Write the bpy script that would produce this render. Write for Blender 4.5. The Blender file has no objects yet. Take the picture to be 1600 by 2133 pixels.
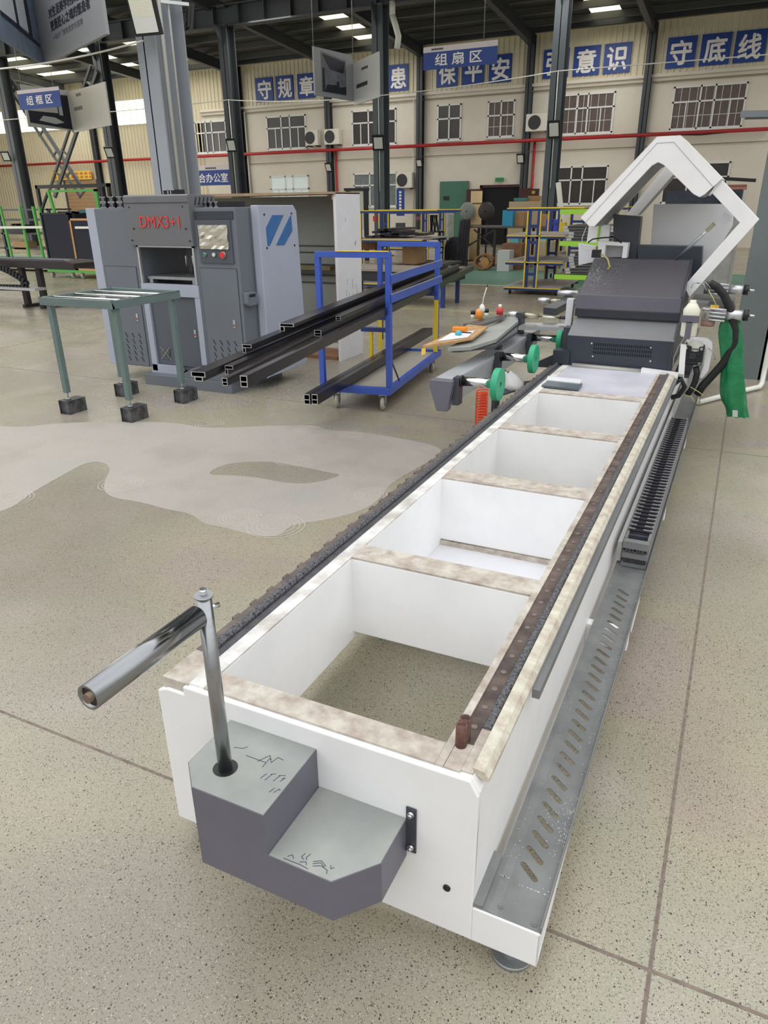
import bpy, bmesh, math, random
from math import radians as R, sin, cos, pi
from mathutils import Vector as V, Matrix as M
from mathutils.geometry import tessellate_polygon

C = bpy.context.scene.collection
SC = bpy.context.scene

# ---------------------------------------------------------------- camera
F_PX, PITCH, ROLL, YAW = 1484.338, R(23.344), R(-.656), R(25.833)
CAM = V((1.16535, -1.08035, 1.6087))
_fw = V((-sin(YAW)*cos(PITCH), cos(YAW)*cos(PITCH), -sin(PITCH)))
_rt = V((cos(YAW), sin(YAW), 0)); _up = _rt.cross(_fw)
_r2 = _rt*cos(ROLL)+_up*sin(ROLL); _u2 = -_rt*sin(ROLL)+_up*cos(ROLL)
cd = bpy.data.cameras.new('camera'); cam = bpy.data.objects.new('camera', cd); C.objects.link(cam)
cam.matrix_world = M(((_r2.x, _u2.x, -_fw.x, CAM.x), (_r2.y, _u2.y, -_fw.y, CAM.y), (_r2.z, _u2.z, -_fw.z, CAM.z), (0, 0, 0, 1)))
cd.sensor_fit = 'VERTICAL'; cd.sensor_height = 24; cd.lens = 24*F_PX/2133
cd.clip_start = .05; cd.clip_end = 300
SC.camera = cam

def at(u, v, x=None, y=None, z=None):
    """world point seen at photograph position (u, v) on the plane x=, y= or z="""
    d = _fw + _r2*((u-800)/F_PX) - _u2*((v-1066.5)/F_PX)
    if x is not None: t = (x-CAM.x)/d.x
    elif y is not None: t = (y-CAM.y)/d.y
    else: t = (z-CAM.z)/d.z
    return CAM + d*t

# ---------------------------------------------------------------- light
w = bpy.data.worlds.new('daylight'); SC.world = w; w.use_nodes = True
nt = w.node_tree; nt.nodes.clear()
o = nt.nodes.new('ShaderNodeOutputWorld'); b = nt.nodes.new('ShaderNodeBackground')
tc = nt.nodes.new('ShaderNodeTexCoord'); sx = nt.nodes.new('ShaderNodeSeparateXYZ'); rp = nt.nodes.new('ShaderNodeValToRGB')
nt.links.new(tc.outputs['Generated'], sx.inputs[0]); nt.links.new(sx.outputs['Z'], rp.inputs[0])
e = rp.color_ramp.elements
e[0].position = 0; e[0].color = (.34, .33, .31, 1)
e[1].position = 1; e[1].color = (1.25, 1.27, 1.30, 1)
k = e.new(.25); k.color = (.62, .62, .62, 1)
k = e.new(.5); k.color = (1.15, 1.16, 1.18, 1)
nt.links.new(rp.outputs[0], b.inputs[0]); nt.links.new(b.outputs[0], o.inputs[0]); b.inputs[1].default_value = 1.36
WORLD = b

def area(name, loc, size, power, rot=(0, 0, 0), col=(1, .98, .95)):
    l = bpy.data.lights.new(name, 'AREA'); l.shape = 'RECTANGLE'; l.size, l.size_y = size; l.energy = power; l.color = col
    ob = bpy.data.objects.new(name, l); C.objects.link(ob); ob.location = loc; ob.rotation_euler = rot
    return ob
# daylight falling through the roof-light strips, then two added fill lamps
for sxx in (-31, -22.8, -13.8, -4.6, 4.6):
    area('roof_light_daylight', (sxx, 24, 7.1), (1.6, 9), 240)
area('side_fill', (-34, 12, 4), (14, 6), 900, (R(90), 0, R(-90)), (1, .99, .96))  # added fill from the left; no opening is built there
area('hall_fill', (-12, 6, 7.6), (30, 5), 350, (R(38), 0, 0), (1, .97, .90))  # added fill above the hall to brighten it; no yard opening exists

SC.view_settings.view_transform = 'Standard'; SC.view_settings.look = 'None'
SC.view_settings.exposure = 0.0; SC.view_settings.gamma = 1; SC.view_settings.use_curve_mapping = False

# ---------------------------------------------------------------- materials
def lin(c): return tuple(((x/255)/12.92 if x/255 <= .04045 else ((x/255+.055)/1.055)**2.4) for x in c)
MATS = {}
def mat(name, col, rough=.5, metal=0, var=0, scale=6, bump=0, col2=None, emit=0, alpha=1, spec=.5, trans=0, stretch=None):
    if name in MATS: return MATS[name]
    m = bpy.data.materials.new(name); m.use_nodes = True; n = m.node_tree; p = n.nodes['Principled BSDF']
    c = lin(col)
    p.inputs['Base Color'].default_value = (*c, 1); p.inputs['Roughness'].default_value = rough
    p.inputs['Metallic'].default_value = metal; p.inputs['Specular IOR Level'].default_value = spec
    if trans: p.inputs['Transmission Weight'].default_value = trans; p.inputs['IOR'].default_value = 1.3
    if emit:
        p.inputs['Emission Color'].default_value = (*c, 1); p.inputs['Emission Strength'].default_value = emit
    if var or bump or col2:
        t = n.nodes.new('ShaderNodeTexCoord'); ns = n.nodes.new('ShaderNodeTexNoise')
        ns.inputs['Scale'].default_value = scale; ns.inputs['Detail'].default_value = 5; ns.inputs['Roughness'].default_value = .6
        if stretch:
            mp = n.nodes.new('ShaderNodeMapping'); mp.inputs['Scale'].default_value = stretch
            n.links.new(t.outputs['Object'], mp.inputs[0]); n.links.new(mp.outputs[0], ns.inputs['Vector'])
        else: n.links.new(t.outputs['Object'], ns.inputs['Vector'])
        r = n.nodes.new('ShaderNodeValToRGB'); r.color_ramp.elements[0].position = .35; r.color_ramp.elements[1].position = .65
        d = lin(col2) if col2 else tuple(x*(1-var) for x in c)
        u = c if col2 else tuple(min(1, x*(1+var*.6)) for x in c)
        r.color_ramp.elements[0].color = (*d, 1); r.color_ramp.elements[1].color = (*u, 1)
        n.links.new(ns.outputs[0], r.inputs[0]); n.links.new(r.outputs[0], p.inputs['Base Color'])
        if bump:
            bp = n.nodes.new('ShaderNodeBump'); bp.inputs['Strength'].default_value = bump; bp.inputs['Distance'].default_value = .01
            n.links.new(ns.outputs[0], bp.inputs['Height']); n.links.new(bp.outputs[0], p.inputs['Normal'])
    MATS[name] = m
    return m

WHITE = mat('white_paint', (246, 246, 246), .45, var=.05, scale=3)
WHITE2 = mat('white_panel', (226, 227, 230), .4, var=.05, scale=2)
DIRTY = mat('machined_dirty_steel', (206, 199, 187), .5, scale=20, col2=(166, 152, 140), bump=.15)
BROWN = mat('rusty_groove_steel', (112, 96, 88), .6, col2=(72, 60, 56), scale=14, bump=.3)
CHIPS = mat('dark_rail_with_swarf', (128, 128, 132), .4, metal=.3, col2=(52, 52, 56), scale=120, bump=.6)
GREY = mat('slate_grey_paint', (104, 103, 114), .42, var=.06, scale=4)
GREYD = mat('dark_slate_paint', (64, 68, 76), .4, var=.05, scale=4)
GREYT = mat('worn_grey_lit_tops', (160, 162, 156), .45, col2=(144, 147, 144), scale=7)  # lit look of the cover tops put into the grey; shelf pan shares it
NAVY = mat('blackish_blue_paint', (48, 52, 62), .4, var=.06)
TRAY = mat('grey_sheet_tray', (136, 137, 136), .38, metal=.1, col2=(116, 118, 118), scale=8)
STEEL = mat('brushed_steel', (160, 162, 164), .26, metal=1, var=.08, scale=40, stretch=(1, .05, 1))
STEELR = mat('galvanised_steel', (176, 180, 182), .42, metal=.8, var=.1, scale=12)
ALU = mat('aluminium', (206, 208, 210), .35, metal=.8)
BLACK = mat('black_plastic', (26, 27, 30), .4)
BLACKM = mat('black_rubber', (22, 22, 24), .6)
PROF = mat('black_aluminium_profile', (52, 50, 56), .28, metal=.5, var=.1)
BLUE = mat('blue_enamel', (62, 92, 186), .4, var=.08)
NAVYB = mat('navy_enamel', (38, 58, 118), .45, var=.1)
YEL = mat('yellow_enamel', (232, 200, 48), .45, var=.06)
LIME = mat('lime_enamel', (150, 205, 60), .45)
GREENR = mat('green_enamel', (86, 168, 74), .45, var=.08)
GREEN = mat('green_nylon', (52, 168, 124), .45, var=.05)
RED = mat('red_paint', (178, 44, 48), .45)
ORANGE = mat('orange_plastic', (238, 84, 40), .4)
ORANGE2 = mat('amber_plastic', (240, 140, 30), .4)
CHROME = mat('chrome', (225, 226, 228), .12, metal=1)
COLUMN = mat('column_grey_green_paint', (88, 96, 102), .5, var=.08, scale=2)
COLUMN2 = mat('light_grey_column_paint', (156, 162, 170), .5, var=.05, scale=1)
COLDK = mat('dark_steel_paint', (60, 64, 70), .5, var=.1, scale=2)
CREAM = mat('cream_plaster', (224, 217, 204), .85, var=.06, scale=.6)
CLAD = mat('cream_cladding', (220, 211, 186), .6, var=.06, scale=.5)
WFRAME = mat('white_window_frame', (226, 228, 226), .5)
PANE = mat('dark_window_pane', (58, 54, 54), .25, var=.15, scale=1.5)
PANEW = mat('frosted_window_pane', (206, 218, 216), .4, emit=.25)
DAY = mat('daylit_translucent_panel', (255, 252, 240), .5, emit=1.6)
SKYL = mat('roof_light_panel', (255, 248, 214), .5, emit=1.6)
SIGNB = mat('blue_sign_face', (24, 62, 142), .45)
SIGNW = mat('white_sign_letter', (238, 234, 232), .5)
INK = mat('dark_print', (40, 44, 60), .6)
INKG = mat('grey_print', (120, 122, 126), .6)
WOOD = mat('plywood', (196, 158, 110), .6, col2=(168, 128, 84), scale=10)
CARD = mat('cardboard', (176, 140, 100), .8, var=.1)
RUBBERW = mat('grey_rubber_wheel', (172, 170, 158), .6)
CONC = mat('light_board', (178, 172, 160), .6, var=.05)
PVC = mat('white_pvc_pipe', (232, 232, 222), .4)

# ---------------------------------------------------------------- mesh builder
class MB:
    def __init__(s): s.v = []; s.f = []; s.sm = []
    def add(s, vs, fs, smooth=False):
        n = len(s.v); s.v += [tuple(p) for p in vs]; s.f += [[i+n for i in f] for f in fs]; s.sm += [smooth]*len(fs); return s
    def box(s, x0, x1, y0, y1, z0, z1):
        x0, x1 = sorted((x0, x1)); y0, y1 = sorted((y0, y1)); z0, z1 = sorted((z0, z1))
        vs = [(x, y, z) for z in (z0, z1) for y in (y0, y1) for x in (x0, x1)]
        return s.add(vs, [(0, 2, 3, 1), (4, 5, 7, 6), (0, 1, 5, 4), (2, 6, 7, 3), (0, 4, 6, 2), (1, 3, 7, 5)])
    def bar(s, p0, p1, w_, h, up=(0, 0, 1), ext=0):
        """box-section bar from p0 to p1, width w_, height h"""
        p0, p1 = V(p0), V(p1); d = (p1-p0).normalized(); p0 = p0-d*ext; p1 = p1+d*ext
        a = d.cross(V(up));
        if a.length < 1e-4: a = d.cross(V((1, 0, 0)))
        a.normalize(); b_ = a.cross(d).normalized(); a *= w_/2; b_ *= h/2
        vs = [p+a*i+b_*j for p in (p0, p1) for i, j in ((-1, -1), (1, -1), (1, 1), (-1, 1))]
        return s.add(vs, [(0, 1, 2, 3), (7, 6, 5, 4), (0, 4, 5, 1), (1, 5, 6, 2), (2, 6, 7, 3), (3, 7, 4, 0)])
    def cyl(s, p0, p1, r, n=16, r2=None, caps=True):
        p0, p1 = V(p0), V(p1); d = (p1-p0).normalized(); r2 = r if r2 is None else r2
        a = d.orthogonal().normalized(); b_ = d.cross(a)
        vs = [p+(a*cos(2*pi*i/n)+b_*sin(2*pi*i/n))*rr for p, rr in ((p0, r), (p1, r2)) for i in range(n)]
        s.add(vs, [(i, (i+1) % n, n+(i+1) % n, n+i) for i in range(n)], True)
        if caps: s.add(vs[:n], [tuple(range(n))[::-1]]); s.add(vs[n:], [tuple(range(n))])
        return s
    def pipe(s, p0, p1, ro, ri, n=20):
        p0, p1 = V(p0), V(p1); d = (p1-p0).normalized(); a = d.orthogonal().normalized(); b_ = d.cross(a)
        ring = lambda p, r: [p+(a*cos(2*pi*i/n)+b_*sin(2*pi*i/n))*r for i in range(n)]
        vs = ring(p0, ro)+ring(p1, ro)+ring(p1, ri)+ring(p0, ri)
        for k_ in range(4):
            q = (k_+1) % 4
            s.add(vs, [(k_*n+i, k_*n+(i+1) % n, q*n+(i+1) % n, q*n+i) for i in range(n)], k_ in (0, 2))
        return s
    def lathe(s, prof, base=(0, 0, 0), axis=(0, 0, 1), n=20):
        base = V(base); d = V(axis).normalized(); a = d.orthogonal().normalized(); b_ = d.cross(a)
        vs = [base+d*h+(a*cos(2*pi*i/n)+b_*sin(2*pi*i/n))*max(r, 1e-5) for r, h in prof for i in range(n)]
        return s.add(vs, [(k_*n+i, k_*n+(i+1) % n, (k_+1)*n+(i+1) % n, (k_+1)*n+i) for k_ in range(len(prof)-1) for i in range(n)], True)
    def tube(s, pts, r, n=8):
        pts = [V(p) for p in pts]; vs = []; prev = None
        for i, p in enumerate(pts):
            d = (pts[min(i+1, len(pts)-1)]-pts[max(i-1, 0)]).normalized()
            if prev is None: a = d.orthogonal().normalized()
            else:
                a = prev-d*prev.dot(d); a = a.normalized() if a.length > 1e-5 else d.orthogonal().normalized()
            prev = a; b_ = d.cross(a); rr = r[i] if isinstance(r, (list, tuple)) else r
            vs += [p+(a*cos(2*pi*j/n)+b_*sin(2*pi*j/n))*rr for j in range(n)]
        m = len(pts)
        s.add(vs, [(i*n+j, i*n+(j+1) % n, (i+1)*n+(j+1) % n, (i+1)*n+j) for i in range(m-1) for j in range(n)], True)
        s.add(vs[:n], [tuple(range(n))[::-1]]); s.add(vs[-n:], [tuple(range(n))]); return s
    def prism(s, pts, ax, a, b_, holes=()):
        """extrude a 2-D outline (and holes) along axis ax from a to b_"""
        mk = {'x': lambda p, t: (t, p[0], p[1]), 'y': lambda p, t: (p[0], t, p[1]), 'z': lambda p, t: (p[0], p[1], t)}[ax]
        loops = [list(pts)]+[list(h) for h in holes]
        flat = [p for l in loops for p in l]
        tri = tessellate_polygon([[V((p[0], p[1], 0)) for p in l] for l in loops])
        if not holes: tri = [tuple(range(len(pts)))]
        n = len(flat)
        s.add([mk(p, a) for p in flat]+[mk(p, b_) for p in flat], [tuple(t) for t in tri]+[tuple(i+n for i in t)[::-1] for t in tri])
        o_ = 0
        for l in loops:
            m = len(l); vs = [mk(p, a) for p in l]+[mk(p, b_) for p in l]
            s.add(vs, [(i, (i+1) % m, m+(i+1) % m, m+i) for i in range(m)]); o_ += m
        return s
    def plate(s, pts, th, ndir):
        """flat outline of 3-D points given thickness th along ndir"""
        nd = V(ndir).normalized()*th; n = len(pts); vs = [V(p) for p in pts]+[V(p)+nd for p in pts]
        return s.add(vs, [tuple(range(n)), tuple(range(n, 2*n))[::-1]]+[(i, (i+1) % n, n+(i+1) % n, n+i) for i in range(n)])
    def build(s, name, m, parent=None, bevel=0, label=None):
        """link as ONE mesh object; a child keeps world placement under its parent empty"""
        me = bpy.data.meshes.new(name)
        off = V((0, 0, 0)); R_ = None
        if parent is not None:
            root = parent
            while root.parent is not None: root = root.parent
            off = V(root.get('_org', (0, 0, 0)))
        vs = [V(p)-off for p in s.v]
        ob = bpy.data.objects.new(name, me)
        if parent is None:
            xs = [p.x for p in vs]; ys = [p.y for p in vs]; zs = [p.z for p in vs]
            c = V(((min(xs)+max(xs))/2, (min(ys)+max(ys))/2, min(zs)))
            vs = [p-c for p in vs]; ob.location = c; ob['_org'] = tuple(c)
        me.from_pydata([tuple(p) for p in vs], [], s.f); me.materials.append(m)
        bm = bmesh.new(); bm.from_mesh(me)
        for f_, sm in zip(bm.faces, s.sm): f_.smooth = sm
        bmesh.ops.remove_doubles(bm, verts=bm.verts, dist=1e-5)
        bmesh.ops.recalc_face_normals(bm, faces=bm.faces)
        bm.to_mesh(me); bm.free()
        C.objects.link(ob)
        if parent is not None: ob.parent = parent
        if bevel:
            md = ob.modifiers.new('edge', 'BEVEL'); md.width = bevel; md.segments = 2; md.limit_method = 'ANGLE'; md.angle_limit = R(40)
        if label: ob['label'] = label
        return ob

def thing(name, label, cat, loc=(0, 0, 0), group=None, rz=0):
    o = bpy.data.objects.new(name, None); C.objects.link(o); o.empty_display_size = .1
    o.location = loc; o['_org'] = tuple(loc); o['label'] = label; o['category'] = cat
    if group: o['group'] = group
    if rz: o.rotation_euler = (0, 0, rz)
    return o
def local(name, label, cat, loc=(0, 0, 0), group=None, rz=0):
    """thing whose parts are modelled in its own local axes"""
    o = thing(name, label, cat, loc, group, rz); o['_org'] = (0, 0, 0); return o
def tag(o, label, cat, group=None, kind=None):
    o['label'] = label; o['category'] = cat
    if group: o['group'] = group
    if kind: o['kind'] = kind
    return o
def struct(o, label=None):
    o['kind'] = 'structure'
    if label: o['label'] = label
    return o
def dup(root, loc, rz=None, label=None, group=None):
    r = root.copy(); C.objects.link(r); r.location = loc
    if rz is not None: r.rotation_euler = (0, 0, rz)
    if label: r['label'] = label
    if group: r['group'] = group
    for ch in list(root.children):
        c = ch.copy(); C.objects.link(c); c.parent = r
        for g in ch.children:
            d = g.copy(); C.objects.link(d); d.parent = c
    return r

def text(body, org, right, up, w_, h, depth=.004, bold=0.0, spread=1.0):
    """lettering as a mesh: fitted in w_ x h, lower-left corner at org"""
    cu = bpy.data.curves.new('t', 'FONT'); cu.body = body; cu.size = 1; cu.extrude = .5; cu.space_character = spread
    cu.resolution_u = 3
    ob = bpy.data.objects.new('t', cu); C.objects.link(ob)
    dg = bpy.context.evaluated_depsgraph_get(); dg.update()
    me = bpy.data.meshes.new_from_object(ob.evaluated_get(dg))
    mb = MB()
    if len(me.vertices):
        xs = [v.co.x for v in me.vertices]; ys = [v.co.y for v in me.vertices]
        x0, x1, y0, y1 = min(xs), max(xs), min(ys), max(ys)
        r_, u_ = V(right).normalized(), V(up).normalized(); n_ = r_.cross(u_); org = V(org)
        vs = [org + r_*((v.co.x-x0)/(x1-x0)*w_) + u_*((v.co.y-y0)/(y1-y0)*h) + n_*(depth*(v.co.z+.5)) for v in me.vertices]
        fs = [tuple(p.vertices) for p in me.polygons]
        k_ = bold*h*.9
        for i_, (a_, b2) in enumerate(((0, 0), (1, 0), (-1, 0), (0, 1), (0, -1)) if bold > 0 else ((0, 0),)):
            mb.add([p+r_*(a_*k_)+u_*(b2*k_)+n_*(.0004*i_) for p in vs], fs)
    C.objects.unlink(ob); bpy.data.objects.remove(ob); bpy.data.curves.remove(cu); bpy.data.meshes.remove(me)
    return mb

# ================================================================ floor
def floor_mat(name, patch=False):
    m = bpy.data.materials.new(name); m.use_nodes = True; n = m.node_tree; L = n.links.new; p = n.nodes['Principled BSDF']
    t = n.nodes.new('ShaderNodeNewGeometry'); P = t.outputs['Position']
    def noise(sc, det=3, rough=.55):
        q = n.nodes.new('ShaderNodeTexNoise'); q.inputs['Scale'].default_value = sc; q.inputs['Detail'].default_value = det
        q.inputs['Roughness'].default_value = rough; L(P, q.inputs['Vector']); return q.outputs[0]
    def ramp(src, stops):
        r = n.nodes.new('ShaderNodeValToRGB'); r.color_ramp.elements.remove(r.color_ramp.elements[1])
        for i, (po, c) in enumerate(stops):
            e_ = r.color_ramp.elements[0] if i == 0 else r.color_ramp.elements.new(po)
            e_.position = po; e_.color = (*c, 1)
        L(src, r.inputs[0]); return r.outputs[0]
    def mix(f_, a, b_, mode='MIX'):
        x = n.nodes.new('ShaderNodeMix'); x.data_type = 'RGBA'; x.blend_type = mode
        if isinstance(f_, (int, float)): x.inputs[0].default_value = f_
        else: L(f_, x.inputs[0])
        for s_, q in ((6, a), (7, b_)):
            if isinstance(q, tuple): x.inputs[s_].default_value = (*q, 1)
            else: L(q, x.inputs[s_])
        return x.outputs[2]
    if patch:
        base = ramp(noise(1.6), [(.35, lin((166, 158, 149))), (.5, lin((176, 168, 159))), (.65, lin((170, 166, 158)))])
    else:
        base = ramp(noise(1.1, 2), [(.36, lin((168, 155, 144))), (.46, lin((170, 161, 138))), (.55, lin((163, 160, 140))), (.66, lin((174, 163, 152)))])
        dust = ramp(noise(.45, 3), [(.42, (0, 0, 0)), (.62, (1, 1, 1))])
        base = mix(dust, base, lin((148, 140, 126)))
    fine = ramp(noise(170, 3, .8), [(.32, (.78, .78, .78)), (.68, (1.14, 1.14, 1.14))])
    base = mix(1.0, base, fine, 'MULTIPLY')
    def specks(scale, thr, dens, col):
        vo = n.nodes.new('ShaderNodeTexVoronoi'); vo.inputs['Scale'].default_value = scale; L(P, vo.inputs['Vector'])
        lt = n.nodes.new('ShaderNodeMath'); lt.operation = 'LESS_THAN'; L(vo.outputs['Distance'], lt.inputs[0]); lt.inputs[1].default_value = thr
        se = n.nodes.new('ShaderNodeSeparateColor'); L(vo.outputs['Color'], se.inputs[0])
        l2 = n.nodes.new('ShaderNodeMath'); l2.operation = 'LESS_THAN'; L(se.outputs[0], l2.inputs[0]); l2.inputs[1].default_value = dens
        mu = n.nodes.new('ShaderNodeMath'); mu.operation = 'MULTIPLY'; L(lt.outputs[0], mu.inputs[0]); L(l2.outputs[0], mu.inputs[1])
        return mu.outputs[0], col
    if not patch:
        for sc_, th, de, co in ((240, .36, .30, lin((92, 82, 70))), (110, .26, .16, lin((70, 62, 56))), (46, .14, .10, lin((66, 58, 54))), (220, .28, .10, lin((206, 200, 184)))):
            f_, co = specks(sc_, th, de, co); base = mix(f_, base, co)
    L(base, p.inputs['Base Color'])
    rr = ramp(noise(2.2, 4), [(.3, (.2, .2, .2) if not patch else (.5, .5, .5)), (.7, (.36, .36, .36) if not patch else (.62, .62, .62))])
    L(rr, p.inputs['Roughness']); p.inputs['Specular IOR Level'].default_value = .5
    return m
FLOOR = floor_mat('polished_terrazzo_concrete'); PATCH = floor_mat('dusty_concrete', True)
JOINT = mat('floor_joint_filler', (128, 114, 104), .8, var=.3, scale=30)
fl = MB().box(-48, 16, -6, 31, -.3, 0).build('floor', FLOOR); struct(fl)
# saw-cut joints, painted lane and the pale dusty patch lie on the slab
j = MB()
for y_ in (.145, -3.9, 4.2, 8.3):
    j.box(-48, 16, y_-.0045, y_+.0045, -.02, .0008)
for x_ in (1.232, -2.9-4.2, 5.4, -15.4):
    j.box(x_-.0045, x_+.0045, -6, 31, -.02, .0011)
struct(j.build('floor_joint', JOINT, fl)); 
LANE = mat('green_floor_paint', (100, 146, 128), .45, var=.12, scale=1)
lane = MB().box(-34, 12, 14.3, 18.6, -.02, .0012).build('painted_lane', LANE, fl, label='green painted lane'); struct(lane)
MB().box(-34, 12, 14.15, 14.3, -.02, .0016).box(-34, 12, 18.6, 18.75, -.02, .0016).build('lane_edge', mat('lane_cream_line', (190, 192, 160), .5), lane)
MB().box(-9, -.6, 10.2, 10.27, -.02, .0014).build('yellow_line', mat('worn_yellow_line', (176, 172, 96), .5), fl)
def smooth(pts, it=2):
    for _ in range(it):
        pts = [q for i, a in enumerate(pts) for b_ in (pts[(i+1) % len(pts)],) for q in ((a[0]*.75+b_[0]*.25, a[1]*.75+b_[1]*.25), (a[0]*.25+b_[0]*.75, a[1]*.25+b_[1]*.75))]
    return pts
def ground(px, z=0): return [tuple(at(u, v, z=z))[:2] for u, v in px]
outer = [(-60, 880), (40, 892), (110, 882), (230, 878), (370, 880), (420, 893), (560, 887), (660, 885), (680, 897), (760, 900), (860, 918), (905, 928), (925, 940), (880, 970), (815, 1005),
         (790, 1040), (760, 1062), (690, 1082), (600, 1094), (590, 1114), (545, 1120), (470, 1100), (420, 1090), (400, 1070), (350, 1062), (290, 1045), (225, 1036), (213, 1010), (235, 970), (190, 958), (130, 990), (60, 1030), (20, 1062), (-60, 1080)]
isle = [(425, 990), (470, 965), (560, 960), (640, 975), (690, 985), (715, 990), (660, 1006), (600, 1008), (540, 995), (480, 990)]
pm = MB(); pm.prism(smooth(ground(outer)), 'z', .0002, .0012, [smooth(ground(isle))]); struct(pm.build('dusty_patch', PATCH, fl, label='pale dusty patch on the concrete'))
rings = MB()
for u, v, r_ in ((575, 1096, .16), (252, 1008, .14), (500, 1078, .12), (880, 940, .12), (730, 905, .1), (650, 893, .14), (430, 885, .14), (780, 1030, .12), (610, 960, .12), (20, 1040, .14)):
    c_ = at(u, v, z=0)
    for k in range(5):
        rr = r_*(1-.17*k)
        rings.pipe((c_.x, c_.y, .0010), (c_.x, c_.y, .0020+.0001*k), rr, rr-.005, 40)
struct(rings.build('mop_swirls', mat('swirl_dust', (187, 179, 169), .6), fl, label='faint concentric swirl marks at the patch edge'))

# ================================================================ back wall and roof
YW = 30.0
wall = MB().box(-48, 14, YW, YW+.3, 0, 7.7).build('wall_back', CREAM); struct(wall)
def clad(x0, x1, z0, z1):
    """trapezoid-ribbed sheet on the wall face"""
    mb = MB(); x = x0; vs = []
    pr = []
    while x < x1:
        for dx, dy in ((0, 0), (.02, -.035), (.06, -.035), (.08, 0)): pr.append((x+dx, YW-.012+dy))
        x += .21
    pr.append((x1, YW-.012))
    vs = [(a, b_, z0) for a, b_ in pr]+[(a, b_, z1) for a, b_ in pr]; n_ = len(pr)
    return mb.add(vs, [(i, i+1, n_+i+1, n_+i) for i in range(n_-1)])
struct(clad(-23.3, 14, 5.78, 7.62).build('ribbed_cladding', CLAD, wall))
struct(clad(-48, -23.3, 0, 7.62).build('ribbed_cladding', CLAD, wall))
struct(MB().box(-23.3, 14, YW-.1, YW, 5.70, 5.80).build('ledge', CREAM, wall))
struct(MB().box(-48, 14, YW-.16, YW-.02, 7.40, 7.52).build('wall_girt', CLAD, wall))

wall_l = MB().box(-48.3, -48, 4, YW, 0, 8).build('wall_left', CLAD); struct(wall_l)
RS = .07; RZ = 7.62
def rz_(y): return RZ+RS*(YW-y)
ROOF = mat('dark_roof_sheet', (74, 76, 74), .6, var=.2, scale=3, stretch=(.2, 3, 1), col2=(54, 57, 56))
yend = 9.0
strips = [(-35.4, 1.1), (-31, 1.1), (-26.9, 1.1), (-22.8, 1.0), (-13.8, .52), (-4.6, .52), (4.6, .6)]
rf = MB(); xs = [-48]
for a, h in strips: xs += [a-h, a+h]
xs.append(14)
for i in range(0, len(xs), 2):
    a, b_ = xs[i], xs[i+1]
    rf.add([(a, YW+.3, rz_(YW+.3)), (b_, YW+.3, rz_(YW+.3)), (b_, yend, rz_(yend)), (a, yend, rz_(yend)), (a, YW+.3, rz_(YW+.3)+.05), (b_, YW+.3, rz_(YW+.3)+.05), (b_, yend, rz_(yend)+.05), (a, yend, rz_(yend)+.05)],
           [(0, 1, 2, 3), (7, 6, 5, 4), (0, 4, 5, 1), (1, 5, 6, 2), (2, 6, 7, 3), (3, 7, 4, 0)])
ceil = rf.build('ceiling', ROOF); struct(ceil)
for a, h in strips:
    q = MB().add([(a-h, YW-.4, rz_(YW-.4)+.02), (a+h, YW-.4, rz_(YW-.4)+.02), (a+h, yend, rz_(yend)+.02), (a-h, yend, rz_(yend)+.02)], [(0, 1, 2, 3)])
    struct(q.build('roof_light', SKYL, ceil))
PURL = mat('purlin_paint', (84, 86, 84), .55)
y = 29.0
while y > yend:
    z = rz_(y)
    struct(MB().box(-48, 14, y-.04, y+.04, z-.20, z-.005).box(-48, 14, y-.04, y+.10, z-.215, z-.2).build('purlin', PURL, ceil)); y -= 1.35
for x_ in (-39, -31.6, -25.8, -21.0, -16.2, -11.9, -7.4, -3.06, 1.3, 5.6, 10):
    rb = MB()
    rb.bar((x_, YW-.3, rz_(YW-.3)-.42), (x_, yend, rz_(yend)-.42), .10, .34)
    rb.bar((x_, YW-.3, rz_(YW-.3)-.25), (x_, yend, rz_(yend)-.25), .2, .03); rb.bar((x_, YW-.3, rz_(YW-.3)-.60), (x_, yend, rz_(yend)-.60), .2, .03)
    struct(rb.build('rafter', COLDK, ceil))
struct(MB().box(-48, 14, YW-.35, YW-.05, 7.42, 7.62).build('eaves_beam', COLDK, ceil))

# windows of the back wall --------------------------------------------------
def window(n, x0, x1, z0, z1, cols, transom, sash, pane=PANE, grille=False):
    f_ = MB(); t = .055; y0 = YW-.05; y1 = YW+.02
    f_.box(x0, x1, y0, y1, z0, z0+t).box(x0, x1, y0, y1, z1-t, z1).box(x0, x0+t, y0, y1, z0, z1).box(x1-t, x1, y0, y1, z0, z1)
    zt = z1-(z1-z0)*transom
    f_.box(x0, x1, y0, y1, zt-t/2, zt+t/2)
    for c_ in cols: f_.box(x0+(x1-x0)*c_-t/2, x0+(x1-x0)*c_+t/2, y0, y1, z0, z1)
    for c_ in sash: f_.box(x0+(x1-x0)*c_-.02, x0+(x1-x0)*c_+.02, y0+.01, y1, z0, zt)
    if grille:
        k = 1
        while k*.17 < x1-x0:
            f_.box(x0+k*.27-.008, x0+k*.27+.008, y0+.03, y1, z0, z1); k += 1
            if x0+k*.27 > x1: break
        f_.box(x0, x1, y0+.03, y1, (z0+zt)/2-.008, (z0+zt)/2+.008)
    f_.box(x0-.05, x1+.05, YW-.09, YW+.02, z0-.05, z0)
    o_ = f_.build('window_%d' % n, WFRAME); struct(o_)
    struct(MB().box(x0+.01, x1-.01, YW-.012, YW-.006, z0+.01, z1-.01).build('pane', pane, o_))
    return o_
PBR = mat('blind_behind_pane', (96, 80, 74), .3, var=.15)
window(1, -23.75, -21.9, 3.97, 5.32, (.36, .55), .36, (.75,))
window(2, -19.62, -17.53, 3.98, 5.33, (.38, .60), .36, (.22, .8))
window(3, -15.2, -13.09, 3.98, 5.32, (.38, .6), .36, (.2, .8))
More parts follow.
